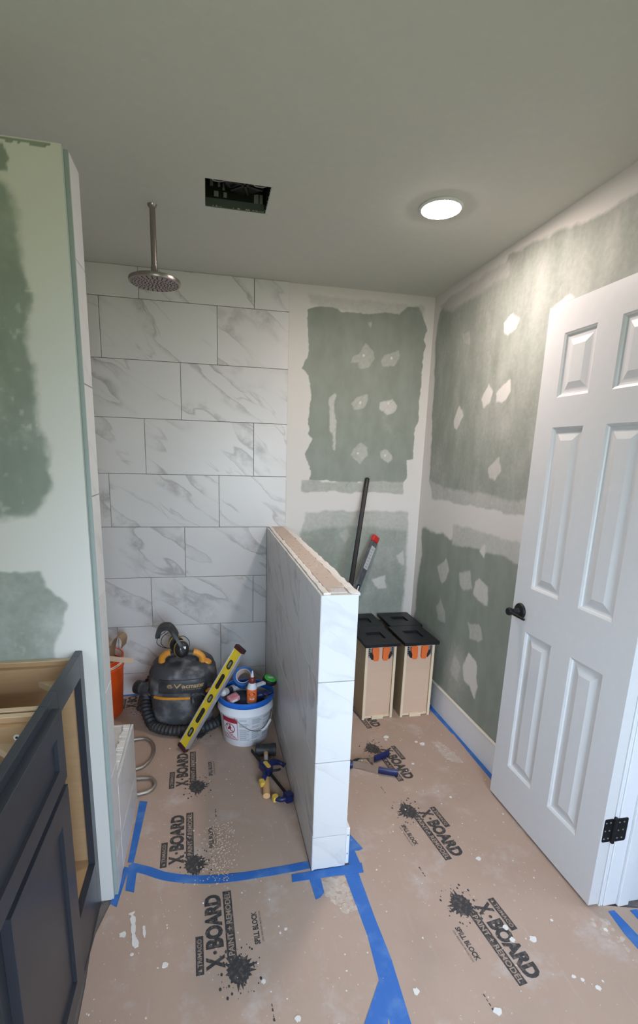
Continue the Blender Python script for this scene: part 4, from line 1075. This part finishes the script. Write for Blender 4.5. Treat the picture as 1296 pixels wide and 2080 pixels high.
make_drawer('front drawer standing on end nearest the half wall, black front up', .512, -.409, math.radians(1.0), .268)
make_drawer('front drawer standing on end nearest the right wall, black front up', .746, -.412, 0, .270)
make_drawer('rear drawer standing on end against the back wall, beside the half wall', .520, -.146, 0, .252)
make_drawer('rear drawer standing on end in the back right corner', .766, -.147, 0, .250)

# ------------------------------------------------------------------ long tools leaning in the corner behind the half wall
p0, p1 = Vector((.170, -.690, .002)), Vector((.543, -.016, 1.360))
L = (p1-p0).length
t = thing('black_straightedge_bar', 'long thin black metal bar leaning against the back wall', 'bar', p0, frame_to((0,0,0), p1-p0, (-.3, -1, .4)).to_euler())
bm = prism(NB(), rrect(.012, .028, .0055, 4), 0, L); obj('bar', bm, M['black_metal'], t, smooth=50)
obj('tip', lathe(NB(), [(.0145, L-.06), (.0148, L-.004), (.010, L+.004), (0, L+.005)], 16, Matrix.Diagonal((.6, 1, 1, 1))), M['black_plastic'], t, smooth=40)
obj('hang_hole', lathe(NB(), [(.004, 0), (.004, .0062), (0, .0062)], 12, Matrix.Translation((0, 0, L-.014)) @ Matrix.Rotation(PI/2, 4, 'Y')), M['alu'], t)
p0, p1 = Vector((.126, -.402, .008)), Vector((.618, -.036, 1.000))
L = (p1-p0).length
t = thing('grey_spirit_level', 'worn grey spirit level with a red end cap leaning beside the black bar', 'level', p0, frame_to((0,0,0), p1-p0, (.75, -1, .1)).to_euler())
obj('beam', bbox((-.011, -.028, .0), (.011, .028, L-.045), .003, 2), M['grey_level'], t)
obj('end_cap', bbox((-.013, -.030, L-.045), (.013, .030, L), .008, 2), M['red'], t, label='red end cap')
obj('sticker', bbox((.0108, -.022, L-.23), (.0116, .022, L-.075)), M['pale_label'], t)
obj('sticker', bbox((-.0116, -.022, L-.23), (-.0108, .022, L-.075)), M['pale_label'], t)
bm = NB()
for k in range(7): box(bm, (.0116, -.015, L-.22+.02*k), (.0119, .012-.004*(k % 3), L-.213+.02*k))
obj('sticker_print', bm, M['grey_print'], t)
for z in (.25, L-.36, .6):
    v = obj('vial_window', prism(NB(), rrect(.034, .05, .015, 4), .0105, .0122, Matrix(((0,0,1,0),(1,0,0,0),(0,1,0,z),(0,0,0,1)))), M['black_plastic'], t)
    obj('vial', prism(NB(), rrect(.012, .03, .005, 3), .012, .014, Matrix(((0,0,1,0),(1,0,0,0),(0,1,0,z),(0,0,0,1)))), M['print_white'], v)

# ------------------------------------------------------------------ wet/dry vacuum
def sgnpow(c, e): return math.copysign(abs(c)**e, c)
def se_pt(th, r, n=2.7): return (r*sgnpow(math.cos(th), 2/n), r*sgnpow(math.sin(th), 2/n))
def se_lathe(prof, seg=48, n=2.7, cap=True):
    bm = NB(); rings = []
    for r, z in prof:
        rings.append([bm.verts.new((*se_pt(2*PI*k/seg, r, n), z)) for k in range(seg)])
    for a, b in zip(rings, rings[1:]):
        for k in range(seg): bm.faces.new((a[k], a[(k+1) % seg], b[(k+1) % seg], b[k]))
    if cap: bm.faces.new(list(reversed(rings[0]))); bm.faces.new(rings[-1])
    return bm
VAC = thing('shop_vacuum', 'dusty charcoal shop vacuum with amber trim on the shower floor', 'vacuum', (-.583, -.322, .0016), (0, 0, math.radians(-4)))
VAC.scale = (1.10, 1.04, .97)
TANK = [(.118, .012), (.140, .016), (.150, .035), (.156, .10), (.160, .185), (.162, .206)]
obj('tank', se_lathe(TANK), M['vac_tank'], VAC, smooth=40)
HEAD = [(.168, .206), (.172, .212), (.172, .228), (.168, .236), (.168, .262), (.163, .310), (.150, .345), (.125, .368), (.085, .380), (.03, .384)]
head = obj('motor_head', se_lathe(HEAD), M['vac'], VAC, smooth=40)
def head_r(z):
    P = [h for h in HEAD if True]
    for (r0, z0), (r1, z1) in zip(P, P[1:]):
        if z0 <= z <= z1: return r0+(r1-r0)*(z-z0)/(z1-z0)
    return .165
def head_pt(u, z, off):
    """u = arc offset from the front, right positive"""
    th = -PI/2+u/.17; r = head_r(z)+off; x, y = se_pt(th, r); return (x, y, z)
def curved_plate(u0, u1, z0, z1, off, t, nu=14, nz=6, rad=.0):
    bm = NB(); g = []
    for o_ in (off, off+t):
        g.append([[bm.verts.new(head_pt(u0+(u1-u0)*i/nu, z0+(z1-z0)*j/nz, o_)) for j in range(nz+1)] for i in range(nu+1)])
    for s in (0, 1):
        for i in range(nu):
            for j in range(nz): bm.faces.new((g[s][i][j], g[s][i+1][j], g[s][i+1][j+1], g[s][i][j+1]))
    for i in range(nu):
        for j in (0, nz): bm.faces.new((g[0][i][j], g[0][i+1][j], g[1][i+1][j], g[1][i][j]))
    for j in range(nz):
        for i in (0, nu): bm.faces.new((g[0][i][j], g[0][i][j+1], g[1][i][j+1], g[1][i][j]))
    return bm
obj('badge_panel', curved_plate(-.085, .125, .244, .318, -.002, .008), M['vac_dark'], VAC, smooth=30)
bm = NB()
add_text(bm, 'Vacmaster', .118, .025, lambda x, y: head_pt(x-.014, y+.274, .0068), .020)
for k in range(3):        # round swirl mark before the name
    for a in range(16):
        if (a+5*k) % 16 in (0, 1): continue
        r0 = .0115-.0036*k; a0, a1 = 2*PI*a/16, 2*PI*(a+1)/16
        bm.faces.new([bm.verts.new(head_pt(-.028+r*math.cos(b), .286+r*math.sin(b), .0068)) for r, b in ((r0, a0), (r0, a1), (r0-.0022, a1), (r0-.0022, a0))])
add_text(bm, 'P R O F E S S I O N A L', .080, .005, lambda x, y: head_pt(x+.006, y+.264, .0068))
obj('lettering', bm, M['gold'], VAC)
obj('trim_strip', curved_plate(-.112, .030, .209, .222, .001, .008, 12, 2), M['amber'], VAC, label='amber trim strip')
obj('trim_strip', curved_plate(.112, .150, .232, .246, .001, .006, 6, 2), M['amber'], VAC)
lt = obj('latch', curved_plate(.035, .098, .182, .245, .001, .014, 8, 5), M['vac_dark'], VAC, smooth=30)
obj('latch_grip', tube(NB(), [head_pt(.042, .19, .017), head_pt(.038, .225, .019), head_pt(.055, .238, .020), head_pt(.080, .238, .020), head_pt(.094, .225, .019), head_pt(.092, .19, .017)], .005, 8), M['vac'], lt, smooth=40)
# hose inlet on the left side
inm = Matrix.Translation((-.150, -.060, .212)) @ Matrix.Rotation(-PI/2, 4, 'Y') @ Matrix.Rotation(math.radians(-28), 4, 'X')
il = obj('hose_inlet', lathe(NB(), [(.045, -.01), (.045, .022), (.038, .026), (.034, .030), (.034, .048), (.038, .050), (.038, .088), (.034, .092), (.026, .092), (.026, .04)], 28, inm, cap=False), M['vac'], VAC, smooth=40)
obj('collar', lathe(NB(), [(.0385, .055), (.0395, .058), (.0395, .064), (.0385, .067), (.0385, .072), (.0395, .075), (.0395, .081), (.0385, .084)], 28, inm, cap=False), M['black_plastic'], il, smooth=40)
# carry handle and top details
obj('carry_handle', tube(NB(), smooth_path([(-.085, -.045, .362), (-.080, -.045, .400), (-.040, -.045, .418), (.04, -.045, .418), (.085, -.045, .400), (.092, -.045, .362)], 6), .013, 10, flat=1.5), M['vac_dark'], VAC, smooth=40)
for s, x in ((-1, -.072), (1, .078)):
    obj('handle_grip', tube(NB(), smooth_path([(x+s*.024, -.050, .372), (x+s*.020, -.050, .402), (x, -.050, .424), (x-s*.02, -.050, .430)], 6), .0165, 10, flat=1.1), M['amber'], VAC, smooth=40, label='amber handle grip')
kb = obj('knob', lathe(NB(), [(.026, 0), (.026, .010), (.022, .016), (0, .018)], 24, Matrix.Translation((.118, -.035, .358)) @ Matrix.Rotation(.35, 4, 'Y')), M['amber'], VAC, smooth=40, label='amber round knob')
bm = NB()
for k in range(5): box(bm, (-.155+.0*k, -.075+.014*k, .300), (-.151, -.068+.014*k, .330))
obj('vent_slots', bm, M['black_plastic'], VAC)
for sx, sy in ((-1, -1), (1, -1), (1, 1), (-1, 1)):
    obj('caster', lathe(NB(), [(.016, -.009), (.019, -.006), (.019, .006), (.016, .009)], 16, Matrix.Translation((sx*.118, sy*.118, .0195)) @ Matrix.Rotation(PI/2, 4, 'X')), M['black_plastic'], VAC, smooth=40)
    obj('caster_foot', bbox((sx*.118-.030, sy*.118-.030, .016), (sx*.118+.030, sy*.118+.030, .046), .008, 2), M['vac'], VAC)
# corrugated hose wound round the foot
hp = []
for k in range(150):
    u = k/149; a = math.radians(150+u*400); r = .205-.012*math.sin(u*9); z = .031+.0*u
    if u < .18: z = .031+(.18-u)/.18*.17
    if u > .86: z = .031+(u-.86)/.14*.058
    hp.append((r*math.cos(a)*(1.0 if u > .18 else .98), r*math.sin(a)*.97, z))
rad = [.0265+.0025*math.cos(k*PI) for k in range(len(hp))]
obj('hose', tube(NB(), hp, lambda i: rad[i], 12), M['hose'], VAC, smooth=30, label='dark corrugated hose')

# ------------------------------------------------------------------ hearing protectors resting on the vacuum
EM = thing('ear_muffs', 'black hearing protectors with yellow rings resting on top of the vacuum', 'ear muffs', (-.590, -.388, .424), (0, 0, math.radians(4)))
EM.scale = (1.15, 1.15, 1.12)
def cup(m, nm):
    c = obj(nm, lathe(NB(), [(0, .036), (.012, .036), (.026, .032), (.035, .022), (.039, .008), (.039, 0)], 28, m @ Matrix.Diagonal((.86, 1.05, 1, 1)), cap=False), M['black_plastic'], EM, smooth=50)
    obj('yellow_ring', lathe(NB(), [(.0385, .001), (.0405, -.002), (.0405, -.006), (.0385, -.009)], 28, m @ Matrix.Diagonal((.86, 1.05, 1, 1)), cap=False), M['clamp_yellow'], c, smooth=40)
    obj('cushion', lathe(NB(), [(.038, -.008), (.040, -.016), (.034, -.022), (.020, -.020), (.016, -.010)], 28, m @ Matrix.Diagonal((.86, 1.05, 1, 1)), cap=False), M['rubber'], c, smooth=40)
    return c
mA = Matrix.Translation((.004, -.022, .026)) @ Matrix.Rotation(math.radians(75), 4, 'X') @ Matrix.Rotation(math.radians(12), 4, 'Y')
mB = Matrix.Translation((-.020, .040, .034)) @ Matrix.Rotation(math.radians(-80), 4, 'X') @ Matrix.Rotation(math.radians(-14), 4, 'Y')
cA = cup(mA, 'ear_cup'); cB = cup(mB, 'ear_cup')
obj('sticker', bbox((-.014, -.006, .0362), (.012, .006, .037)), M['print_white'], cA).matrix_local = mA @ Matrix.Translation((.0, .010, 0))
bandp = smooth_path([(.014, -.056, .030), (-.004, -.054, .066), (-.030, -.036, .112), (-.046, -.020, .138)], 8)
obj('headband', ribbon(NB(), bandp, .014, .004, (.8, .2, .45)), M['black_plastic'], EM, smooth=40)
padp = smooth_path([(-.018, .0, .085), (-.030, .0, .112), (-.050, .0, .136), (-.080, .0, .134), (-.098, .0, .110), (-.098, .0, .092)], 6)
obj('headband_pad', ribbon(NB(), padp, .052, .020, (.1, 1, .12)), M['rubber'], EM, smooth=50)
obj('headband', ribbon(NB(), smooth_path([(-.020, .068, .045), (-.040, .055, .095), (-.055, .020, .138)], 8), .014, .004, (.8, .2, .45)), M['black_plastic'], EM, smooth=40)
for off in (0, .018):
    obj('wire', tube(NB(), smooth_path([(-.052-off*.6, -.030+off, .118), (-.078-off, -.030, .098), (-.086-off, -.030, .068), (-.068-off*.5, -.034, .046), (-.030, -.040, .040)], 7), .0016, 6), M['black_metal'], EM, smooth=40)
obj('wire', tube(NB(), smooth_path([(-.012, -.05, .10), (.016, -.040, .098), (.038, -.030, .070), (.040, -.028, .040)], 7), .0016, 6), M['black_metal'], EM, smooth=40)

# ------------------------------------------------------------------ yellow spirit level leaning on the pail
p0, p1 = Vector((-.581, -.655, .010)), Vector((-.280, -.648, .545))
L = (p1-p0).length
t = thing('yellow_spirit_level', 'yellow and aluminium spirit level leaning between vacuum and white pail', 'level', p0, frame_to((0,0,0), p1-p0, (.57, -.76, -.33)).to_euler())
# local x: edge seen at lower right; local y: away from the yellow side seen
obj('web', bbox((-.0245, -.0095, .022), (.0245, .0095, L-.022)), M['yellow'], t, label='yellow web')
obj('rail', bbox((.0235, -.0125, .020), (.030, .0125, L-.020), .0015), M['alu'], t)
obj('rail', bbox((-.030, -.0125, .020), (-.0235, .0125, L-.020), .0015), M['alu'], t)
capm = simple('black_red_end_cap', (.030, .008, .009), .45, spot=.3, spotcol=(.22,.02,.02), spotscale=30)
obj('end_cap', bbox((-.031, -.0135, 0), (.031, .0135, .024), .004, 2), capm, t); obj('end_cap', bbox((-.031, -.0135, L-.024), (.031, .0135, L), .004, 2), capm, t)
for s in (-1, 1):
    for z, ln in ((.105, .052), (L-.105, .052), (L*.5, .046)):
        mt = Matrix(((1,0,0,0),(0,0,s,0),(0,1,0,z),(0,0,0,1)))
        v = obj('vial_window', prism(NB(), rrect(.026, ln, .0125, 5), .0094, .0104, mt), M['vac_dark'], t)
        obj('vial', prism(NB(), rrect(.010, ln*.6, .0045, 4), .0104, .0125, mt), M['clear'], v)
    for z in (.205, L-.205):
        obj('hand_hole', prism(NB(), rrect(.024, .085, .0115, 5), .0094, .0100, Matrix(((1,0,0,0),(0,0,s,0),(0,1,0,z),(0,0,0,1)))), M['black_plastic'], t)

# ------------------------------------------------------------------ white pail and what is in it
PC = Vector((-.252, -.560, .0016))
PR0, PR1, PH = .119, .143, .235
pail = thing('white_pail', 'white plastic pail with a blue rim and a red warning label, full of supplies', 'bucket', PC)
obj('body', lathe(NB(), [(PR0-.004, 0), (PR0, .004), (PR0+.0195, .178), (PR0+.0205, .180), (.1475, .183), (.1475, .190), (.1445, .198), (.1465, .226), (.1475, PH), (.143, PH), (.139, .20), (PR0-.004, .012), (0, .012)], 64), M['bucket_white'], pail, smooth=40)
obj('rim_ring', lathe(NB(), [(.1435, PH-.012), (.1500, PH-.002), (.1510, PH+.014), (.1490, PH+.022), (.1400, PH+.022), (.1350, PH+.010), (.1345, PH-.010), (.1385, PH-.014)], 64, cap=False), M['blue_plastic'], pail, smooth=40, label='blue lid ring')
def pail_pt(a, z, off=.0008):
    r = PR0+.0195*(z-.004)/.174+off; a = math.radians(a); return (r*math.cos(a), r*math.sin(a), z)
def patch(bm, a0, a1, z0, z1, off=.0008, n=8):
    for k in range(n):
        b0 = a0+(a1-a0)*k/n; b1 = a0+(a1-a0)*(k+1)/n
        bm.faces.new([bm.verts.new(pail_pt(b, z, off)) for b, z in ((b0, z0), (b1, z0), (b1, z1), (b0, z1))])
bm = NB(); patch(bm, -152, -112, .040, .168, .0005); lb = obj('warning_label', bm, M['print_white'], pail)
bm = NB(); patch(bm, -152, -112, .140, .168, .0010)
for z, w in ((.054, 34), (.062, 30), (.046, 36), (.070, 26)): patch(bm, -150, -150+w, z-.0022, z+.0012, .0010)
ctr = (-132, .106)
def disc_pt(x, y, off=.0012): return pail_pt(ctr[0]+math.degrees(x/.13), ctr[1]+y, off)
for k in range(28):
    a0, a1 = 2*PI*k/28, 2*PI*(k+1)/28
    bm.faces.new([bm.verts.new(disc_pt(r*math.cos(b), r*math.sin(b))) for r, b in ((.030, a0), (.030, a1), (.0255, a1), (.0255, a0))])
for poly in ([(-.006, .010), (.006, .014), (.011, .004), (.006, -.004), (.012, -.016), (.004, -.014), (-.002, -.006), (-.012, -.012), (-.016, -.004), (-.008, .002)], [(-.002, .014), (.006, .016), (.008, .021), (.002, .023), (-.004, .019)], [(-.020, .016), (-.016, .020), (.020, -.016), (.016, -.020)]):
    bm.faces.new([bm.verts.new(disc_pt(x, y, .0013)) for x, y in poly])
for (a0, z0, a1, z1) in ((-152, .040, -112, .0415), (-152, .040, -151, .168), (-113, .040, -112, .168)): patch(bm, a0, a1, z0, z1 if z1 > z0 else z0+.001, .0010)
obj('red_print', bm, M['dark_red'], lb)
bm = NB(); rr = random.Random(4)
for c0, c1 in ((-108, -84), (-80, -56), (-52, -28)):
    z = .165
    while z > .045:
        blk = rr.random()
        if blk < .2: z -= .010
        patch(bm, c0, c0+(c1-c0)*(.6+.4*rr.random()), z-.0030, z, .0008, 4); z -= .0062
obj('grey_print', bm, M['grey_print'], pail)
hpz = [pail_pt(-118, .178, .006), pail_pt(-110, .160, .008), pail_pt(-96, .128, .010), pail_pt(-80, .104, .012), pail_pt(-64, .094, .014), pail_pt(-52, .096, .016), pail_pt(-34, .118, .014), pail_pt(-22, .150, .010), pail_pt(-14, .176, .006)]
bl_ = obj('bail', tube(NB(), smooth_path(hpz, 5), .0020, 8), M['steel'], pail, smooth=40)
g = smooth_path(hpz, 5); obj('bail_grip', tube(NB(), g[21:32], .0065, 10), M['bucket_white'], bl_, smooth=40)
def lump(name, c, r, seed, mat, parent=None, sz=(1, 1, 1), sub=3, amp=.25):
    bm = NB(); bmesh.ops.create_icosphere(bm, subdivisions=sub, radius=1)
    rn = random.Random(seed); dirs = [(Vector((rn.gauss(0,1), rn.gauss(0,1), rn.gauss(0,1))).normalized(), 2+5*rn.random(), rn.random()*6) for _ in range(9)]
    for v in bm.verts:
        k = 1+amp*sum(math.sin(v.co.dot(d)*f+ph) for d, f, ph in dirs)/4
        v.co = Vector((v.co.x*sz[0], v.co.y*sz[1], v.co.z*sz[2]))*r*k
    return obj(name, bm, mat, parent, c, smooth=60)
fill = lump('rag_bundle', (PC.x, PC.y, .165), .118, 3, M['tape_film'], sz=(1, 1, .62), amp=.10)
tag(fill, 'dark rags bundled in the white pail under the other supplies', 'rags')
# glue bottle
gb = thing('glue_bottle', 'orange-labelled glue bottle with brown cap standing in the white pail', 'bottle', (-.226, -.632, .232), (math.radians(2), math.radians(1), 0))
obj('bottle', lathe(NB(), [(.024, 0), (.026, .004), (.026, .080), (.024, .092), (.016, .112), (.0125, .120)], 28), M['bucket_white'], gb, smooth=40)
lbm = obj('label', lathe(NB(), [(.0263, .010), (.0266, .011), (.0266, .079), (.0263, .080)], 28, cap=False), M['orange_clip'], gb, smooth=40)
def bot(x, y, off=.0009):
    a = math.radians(-95)+x/.0266; return ((.0266+off)*math.cos(a), (.0266+off)*math.sin(a), y)
bm = NB(); bm.faces.new([bm.verts.new(bot(.015*math.cos(2*PI*k/16), .056+.011*math.sin(2*PI*k/16))) for k in range(16)])
obj('dark_emblem', bm, M['brown_cap'], lbm)
bm = NB(); add_text(bm, 'GLUE', .026, .009, lambda x, y: bot(x-.013, y+.026, .0010), .03); obj('label_lettering', bm, M['print_white'], lbm)
obj('cap', lathe(NB(), [(.0165, .112), (.0185, .114), (.0185, .136), (.014, .142), (.010, .144)], 24), M['brown_cap'], gb, smooth=40)
obj('nozzle', lathe(NB(), [(.010, .142), (.007, .152), (.004, .172), (.0025, .176), (0, .176)], 16), M['print_white'], gb, smooth=40)
# roll of blue tape, leaning
tr = thing('tape_roll', 'roll of blue masking tape tilted in the white pail behind the glue bottle', 'tape', (-.255, -.495, .304), (math.radians(38), math.radians(-14), 0))
obj('roll', lathe(NB(), [(.041, -.024), (.056, -.024), (.056, .024), (.041, .024), (.041, -.024)], 40, cap=False), M['tape'], tr, smooth=40)
obj('cardboard_core', lathe(NB(), [(.0375, -.024), (.0412, -.024), (.0412, .0242), (.0375, .0242), (.0375, -.024)], 40, cap=False), M['peach'], tr, smooth=40)
# black and green tape measure
tm = thing('tape_measure', 'black tape measure with a bright green top on the right edge of the white pail', 'tape measure', (-.122, -.507, .272), (math.radians(12), math.radians(14), math.radians(20)))
obj('case', lathe(NB(), [(.034, 0), (.040, .006), (.041, .018), (.038, .026), (0, .027)], 32), M['black_plastic'], tm, smooth=40)
obj('green_face', lathe(NB(), [(.033, .026), (.033, .030), (.030, .032), (0, .032)], 32), M['green'], tm, smooth=40)
obj('face_label', bbox((-.016, -.008, .032), (.016, .008, .0336), .0005), M['print_white'], tm)
# white putty tool
pk = thing('white_scraper', 'white plastic scraper lying across the white pail between bottle and tape measure', 'scraper', (-.190, -.545, .272), (math.radians(8), math.radians(-6), math.radians(20)))
obj('handle', bbox((-.012, -.011, 0), (.070, .011, .016), .005, 2), M['print_white'], pk)
obj('blade', prism(NB(), [(-.012, -.012), (-.012, .012), (-.060, .036), (-.064, -.036)], .006, .009), M['alu'], pk)
bx = thing('wrapped_packet', 'pink and white wrapped packet on the left side of the white pail', 'packet', (-.318, -.628, .246), (math.radians(10), math.radians(-12), math.radians(25)))
obj('packet', bbox((-.030, -.022, 0), (.030, .022, .030), .008, 2), M['pink'], bx); obj('label', bbox((-.020, -.0222, .008), (.012, -.0215, .022)), M['print_white'], bx)
gl = thing('blue_work_glove', 'dark blue work glove stuffed in the white pail in front of the tape measure', 'glove', (-.178, -.598, .236))
lump('palm', (0, 0, .018), .040, 8, M['clamp_blue'], gl, (1, .8, .55), 2)
for k in range(4): obj('finger', tube(NB(), smooth_path([(.0+.012*k, -.01, .020), (.018+.012*k, -.028+.004*k, .034), (.030+.010*k, -.030+.008*k, .026)], 5), .0085, 8), M['clamp_blue'], gl, smooth=50)
wb = thing('white_sealant_tube', 'grey-white tube lying behind the level in the white pail', 'tube', (-.342, -.560, .268), (math.radians(78), 0, math.radians(-35)))
obj('tube', lathe(NB(), [(.019, -.05), (.019, .055), (.012, .062), (.006, .066), (.004, .090), (0, .092)], 20), M['pale_label'], wb, smooth=40); obj('band', lathe(NB(), [(.0193, -.02), (.0193, .02)], 20, cap=False), M['vac_dark'], wb, smooth=40)

# ------------------------------------------------------------------ orange pail with paper strips
OC = Vector((-1.068, -.205, .0016))
op = thing('orange_pail', 'orange plastic pail holding brown paper, behind the short left wall', 'bucket', OC)
obj('body', lathe(NB(), [(.126, 0), (.130, .004), (.146, .285), (.150, .288), (.150, .296), (.147, .300), (.149, .330), (.152, .345), (.148, .349), (.144, .345), (.126, .014), (0, .014)], 56), M['orange'], op, smooth=40)
obj('inner_lining', lathe(NB(), [(.1435, .345), (.142, .31), (.140, .26)], 56, cap=False), M['peach'], op, smooth=40)
bm = NB()
for a0, z in ((-60, .315), (-50, .306)): tube(bm, [(.1495*math.cos(math.radians(a)), .1495*math.sin(math.radians(a)), z+.0002*(a+60)) for a in range(a0-60, a0+70, 6)], .003, 6)
obj('rim_ridges', bm, M['peach'], op)
for i, (pts, lab) in enumerate(([[(-1.000, -.240, .03), (-.985, -.248, .25), (-.965, -.252, .40), (-.945, -.250, .470), (-.918, -.243, .486), (-.902, -.236, .460), (-.910, -.236, .415)], 'brown kraft paper strip looping over the rim of the orange pail'], [[(-1.075, -.21, .03), (-1.06, -.225, .30), (-1.035, -.235, .40), (-1.005, -.235, .452), (-.985, -.232, .440)], 'brown kraft paper strip folded in the orange pail, lower of two'])):
    o = obj('paper_strip', ribbon(NB(), smooth_path(pts, 8), .060, .0025, (.35, 1, .15)), M['kraft'], smooth=40); tag(o, lab, 'paper')
o = obj('stir_stick', ribbon(NB(), smooth_path([(-1.05, -.30, .392), (-.98, -.305, .376), (-.90, -.305, .362), (-.850, -.30, .352)], 5), .028, .003, (0, .55, 1)), M['stick']); tag(o, 'pale flat stick lying across the rim of the orange pail', 'stick')

# ------------------------------------------------------------------ steel shower hose on the floor by the bench
o = obj('shower_hose', tube(NB(), smooth_path([(-.93, -.60, .011), (-.86, -.545, .011), (-.775, -.535, .011), (-.728, -.600, .011), (-.722, -.690, .011), (-.760, -.775, .011), (-.85, -.80, .011), (-.88, -.85, .011), (-.80, -.858, .011), (-.715, -.868, .011), (-.688, -.915, .011), (-.715, -.960, .011), (-.80, -.972, .011), (-.90, -.965, .011)], 10), .0085, 10), M['silver_hose'], smooth=40)
tag(o, 'braided steel shower hose looped on the floor beside the bench', 'hose')

# ------------------------------------------------------------------ rubber mallet, bar clamp, spring clamp
ml = thing('rubber_mallet', 'black rubber mallet with wooden handle lying in front of the white pail', 'mallet', (-.165, -.762, .0016), (0, 0, math.radians(-6)))
obj('head', lathe(NB(), [(.026, -.052), (.0305, -.049), (.0305, -.030), (.028, -.024), (.028, .024), (.0305, .030), (.0305, .049), (.026, .052)], 28, Matrix.Translation((0, 0, .031)) @ Matrix.Rotation(PI/2, 4, 'Y')), M['rubber'], ml, smooth=40)
obj('handle', tube(NB(), smooth_path([(0, .026, .031), (0, -.06, .029), (0, -.16, .022), (0, -.26, .018), (0, -.322, .0165)], 5), lambda i: .0115+.0045*min(1, max(0, (i-6)/8)), 14, flat=.9), M['ash'], ml, smooth=40)
obj('sticker', bbox((-.008, -.10, .0385), (.008, -.055, .0405)), M['pale_label'], ml)
cl = thing('bar_clamp', 'black bar clamp with blue and yellow grips lying across the mallet handle', 'clamp', (-.17, -.93, .0016))
A, B = Vector((-.070, .135, .056)), Vector((.066, -.196, .032))
obj('bar', ribbon(NB(), [A, A.lerp(B, .5), B], .016, .006, (0, 0, 1)), M['black_metal'], cl)
def oriented(p, ax):
    ax = Vector(ax).normalized(); z = Vector((0, 0, 1)); y = z.cross(ax).normalized(); z = ax.cross(y)
    return Matrix(((ax.x, y.x, z.x, p[0]), (ax.y, y.y, z.y, p[1]), (ax.z, y.z, z.z, p[2]), (0, 0, 0, 1)))
ax = B-A
m = oriented(A.lerp(B, .42), ax)
bm = prism(NB(), [(-.042, -.018), (.036, -.018), (.040, .002), (.028, .020), (.010, .028), (-.030, .020), (-.044, .006)], -.018, .020, m); bmesh.ops.bevel(bm, geom=list(bm.edges), offset=.003, segments=2, affect='EDGES')
bd = obj('trigger_body', bm, M['clamp_blue'], cl, smooth=40)
obj('badge', prism(NB(), rrect(.050, .020, .008, 4, -.002, .004), .020, .0215, m), M['clamp_yellow'], bd)
bm = tube(NB(), smooth_path([m @ Vector((-.010, .015, .004)), m @ Vector((-.022, .050, .002)), m @ Vector((-.012, .085, -.010)), m @ Vector((.006, .098, -.016))], 6), lambda i: .013+.003*math.sin(i*.35), 12)
obj('pistol_grip', bm, M['clamp_blue'], cl, smooth=40)
obj('trigger', tube(NB(), smooth_path([m @ Vector((.024, .015, .0)), m @ Vector((.030, .045, -.004)), m @ Vector((.026, .060, -.008))], 5), .0055, 8), M['black_plastic'], cl, smooth=40)
obj('jaw', tube(NB(), smooth_path([m @ Vector((.012, -.014, 0)), m @ Vector((.038, -.030, -.002)), m @ Vector((.058, -.052, -.012))], 5), .011, 10), M['clamp_blue'], cl, smooth=40)
bm = prism(NB(), rrect(.026, .022, .006, 3, .062, -.056), -.022, .002, m); obj('jaw_pad', bm, M['clamp_yellow'], cl, label='yellow jaw pad')
m2 = oriented(B, ax)
bm = prism(NB(), [(-.026, -.020), (.010, -.018), (.014, .012), (.002, .020), (-.024, .016)], -.022, .016, m2); bmesh.ops.bevel(bm, geom=list(bm.edges), offset=.003, segments=2, affect='EDGES')
obj('fixed_jaw', bm, M['clamp_blue'], cl, smooth=40)
obj('jaw_arm', tube(NB(), smooth_path([m2 @ Vector((-.006, -.014, -.004)), m2 @ Vector((-.012, -.036, -.006)), m2 @ Vector((-.030, -.050, -.008))], 5), .011, 10), M['clamp_blue'], cl, smooth=40)
bm = prism(NB(), rrect(.022, .024, .006, 3, -.034, -.052), -.020, .004, m2); obj('jaw_pad', bm, M['clamp_yellow'], cl)

sc = thing('spring_clamp', 'steel spring clamp with dark blue grips on the floor right of the half wall', 'clamp', (.300, -.930, .0016))
def bar_part(pts, w, t_, nm, mat, par): return obj(nm, ribbon(NB(), smooth_path(pts, 5), w, t_, (0, 0, 1)), mat, par, smooth=40)
arm1 = bar_part([(-.075, .004, .022), (-.03, -.014, .022), (.01, -.040, .022), (.055, -.066, .021), (.090, -.082, .020)], .034, .004, 'arm', M['steel'], sc)
arm2 = bar_part([(-.075, -.004, .022), (-.03, .018, .022), (.01, .012, .022), (.055, .020, .021), (.100, .036, .020)], .034, .004, 'arm', M['steel'], sc)
obj('grip', tube(NB(), smooth_path([(.052, -.064, .021), (.09, -.082, .020), (.138, -.100, .019)], 5), .0105, 12, flat=1.75, up=(0, 0, 1)), M['clamp_blue'], sc, smooth=40, label='dark blue grip')
obj('grip', tube(NB(), smooth_path([(.060, .022, .021), (.10, .036, .020), (.148, .058, .019)], 5), .0105, 12, flat=1.75, up=(0, 0, 1)), M['clamp_blue'], sc, smooth=40)
for y in (-.012, .012): obj('jaw_tip', tube(NB(), [(-.098, y*.7, .021), (-.062, y*.9, .021)], .010, 10, flat=1.6, up=(0, 0, 1)), M['clamp_blue'], sc, smooth=40)
pv = obj('pivot', lathe(NB(), [(.006, .004), (.006, .040)], 14, Matrix.Translation((-.012, .0, 0))), M['steel'], sc, smooth=40)
sp = []
for k in range(60):
    a = k*.55; sp.append((-.012+.012*math.cos(a), .012*math.sin(a), .010+.026*k/59))
obj('coil_spring', tube(NB(), sp, .0024, 6), M['galv'], sc, smooth=40)
for s in (1, -1): obj('web_plate', prism(NB(), [(-.042, s*.012), (-.012, s*.022), (.022, s*.008 if s > 0 else -.042), (.010, -s*.004), (-.03, -s*.002)], .006 if s > 0 else .036, .008 if s > 0 else .038), M['steel'], sc)
